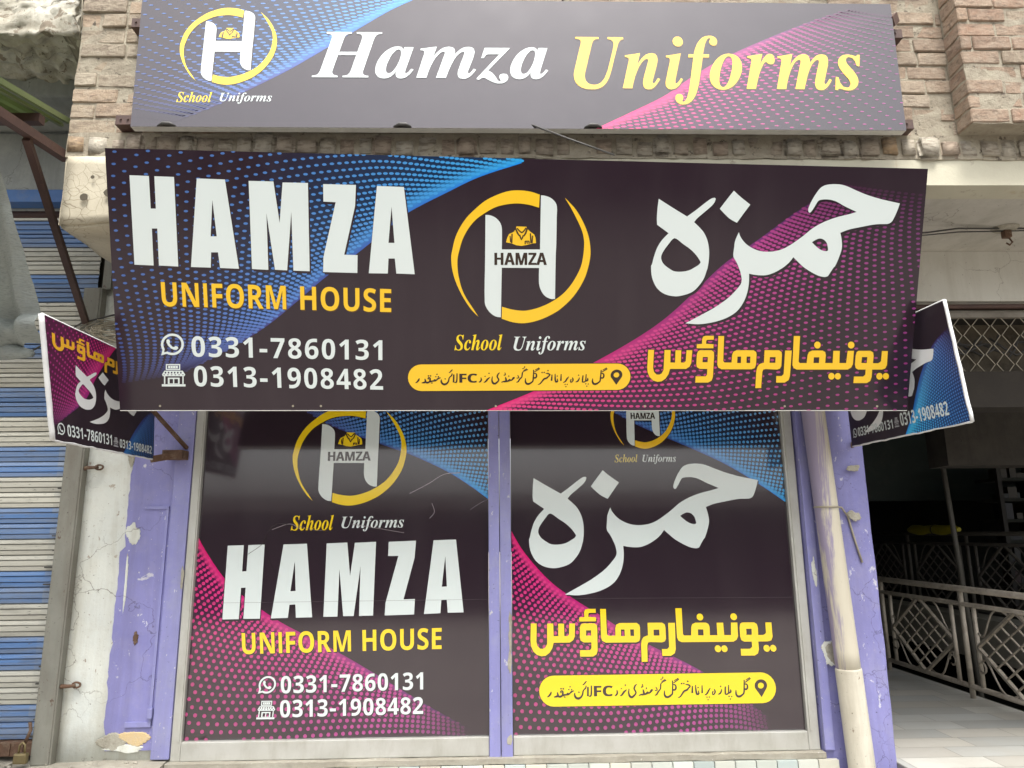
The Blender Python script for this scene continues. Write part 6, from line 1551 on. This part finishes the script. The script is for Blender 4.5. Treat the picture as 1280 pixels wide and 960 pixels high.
# shop shelf deep in the passage
shf = thing('goods_shelf', 'dim shelf of red and white packets deep in the passage', 'shelf')
bm = bmesh.new()
for z in (1.05, 1.25, 1.45, 1.65, 1.85, 2.05, 2.25): box(bm, 4.95, 7.2, 3.6, 3.95, z, z + 0.03)
obj('board', bm, M_dark, shf)
M_up = plain('shelf_upright', (0.04, 0.036, 0.03), 0.6)
for x in (4.95, 6.3, 7.2):
    bm = bmesh.new()
    box(bm, x - .02, x + .02, 3.58, 3.62, 0.8, 2.6)
    obj('upright', bm, M_up, shf)
bm = bmesh.new(); cl = bm.loops.layers.float_color.new('Col')
rnd = random.Random(44)
for z in (1.08, 1.28, 1.48, 1.68, 1.88, 2.08):
    x = 5.0
    while x < 7.1:
        w, h = rnd.uniform(0.02, 0.09), rnd.uniform(0.04, 0.17)
        c = rnd.choice([(0.045, 0.003, 0.005), (0.03, 0.004, 0.004), (0.016, 0.016, 0.015), (0.005, 0.008, 0.007), (0.012, 0.007, 0.005), (0.006, 0.012, 0.009), (0.03, 0.02, 0.004), (0.008, 0.010, 0.02)])
        for f in {f for v in box(bm, x, x + w, 3.62, 3.8, z + .002, z + h, 0, 0) for f in v.link_faces}:
            for l_ in f.loops: l_[cl] = (*c, 1)
        x += w + rnd.choice((0.002, 0.004, 0.03, 0.10))
obj('packets', bm, M_goods, shf)['kind'] = 'stuff'
for (cx_, cy_, w_, h_, c_, nm, lb) in ((3.30, 5.6, 0.55, 1.15, (0.05, 0.042, 0.03), 'crate_stack', 'dim brown crate stack against the back of the passage'), (4.9, 2.9, 0.45, 0.55, (0.04, 0.055, 0.045), 'storage_box', 'dull green storage box on the far walkway floor')):
    bm = bmesh.new()
    n_ = max(1, round(h_ / 0.28))
    z0_ = 0.81 if cx_ > 4.4 else 0.01
    for k in range(n_):
        ox = 0.03 * math.sin(k * 2.3)
        box(bm, cx_ - w_ / 2 + ox, cx_ + w_ / 2 + ox, cy_ - 0.2, cy_ + 0.2, z0_ + k * 0.28, z0_ + k * 0.28 + 0.272, 0, 0.008)
        for q_ in (0.06, 0.15): box(bm, cx_ - w_ / 2 + ox - 0.004, cx_ + w_ / 2 + ox + 0.004, cy_ - 0.212, cy_ - 0.198, z0_ + k * 0.28 + q_, z0_ + k * 0.28 + q_ + 0.05)
    tag(obj(nm, bm, worn(nm + '_wood', c_, tuple(v * .7 for v in c_), tuple(v * 1.6 for v in c_), 6, 0.6, 0.8, 0.2)), lb, 'crate' if nm == 'crate_stack' else 'box')
# steel post with ring near the passage, leaning poles
bm = bmesh.new()
tube(bm, [(3.42, 1.9, 0.0), (3.12, 1.6, 2.95)], 0.018, 8)
tag(obj('leaning_pole', bm, worn('pole_steel', (0.10, 0.095, 0.08), (0.07, 0.065, 0.055), (0.04, 0.03, 0.02), 9, 0.5, 0.6, 0.1)), 'slim steel pole leaning in the passage between railing and shelf', 'pole')
ysh = thing('yellow_bundle', 'rolled yellow plastic sheet lying on the far railing in the passage', 'plastic roll')
bm = bmesh.new()
tube(bm, [(4.2, 3.95 - 0.09 * k, 1.585 + 0.006 * math.sin(k * 1.7)) for k in range(10)], [0.02, 0.045, 0.05, 0.046, 0.04, 0.044, 0.048, 0.046, 0.042, 0.02], 12)
obj('roll', bm, M_yellowbag, ysh)
bm = bmesh.new()
tube(bm, [(4.2 + 0.05 * math.cos(a), 3.5, 1.585 + 0.05 * math.sin(a)) for a in [k * .65 for k in range(11)]], 0.004, 5)
obj('tie', bm, M_wire, ysh)

# ================================================================== the other side of the street (unseen; height and tones shaped for the window reflections)
op = thing('facing_building', 'unseen low row of shops across the street, shaped for the window reflections', 'building')
M_opp = worn('facing_wall', (0.36, 0.33, 0.31), (0.30, 0.27, 0.25), (0.25, 0.23, 0.21), 0.7, 0.5, 0.9, 0.1)
bm = bmesh.new()
box(bm, -22, 22, -18.0, -12.0, 2.1, 2.42)
obj('upper_wall', bm, M_opp, op)
bm = bmesh.new()
box(bm, -22, 22, -18.0, -12.05, 0, 2.095)
obj('shop_fronts', bm, plain('facing_shop_fronts', (0.05, 0.05, 0.052), 0.7), op)
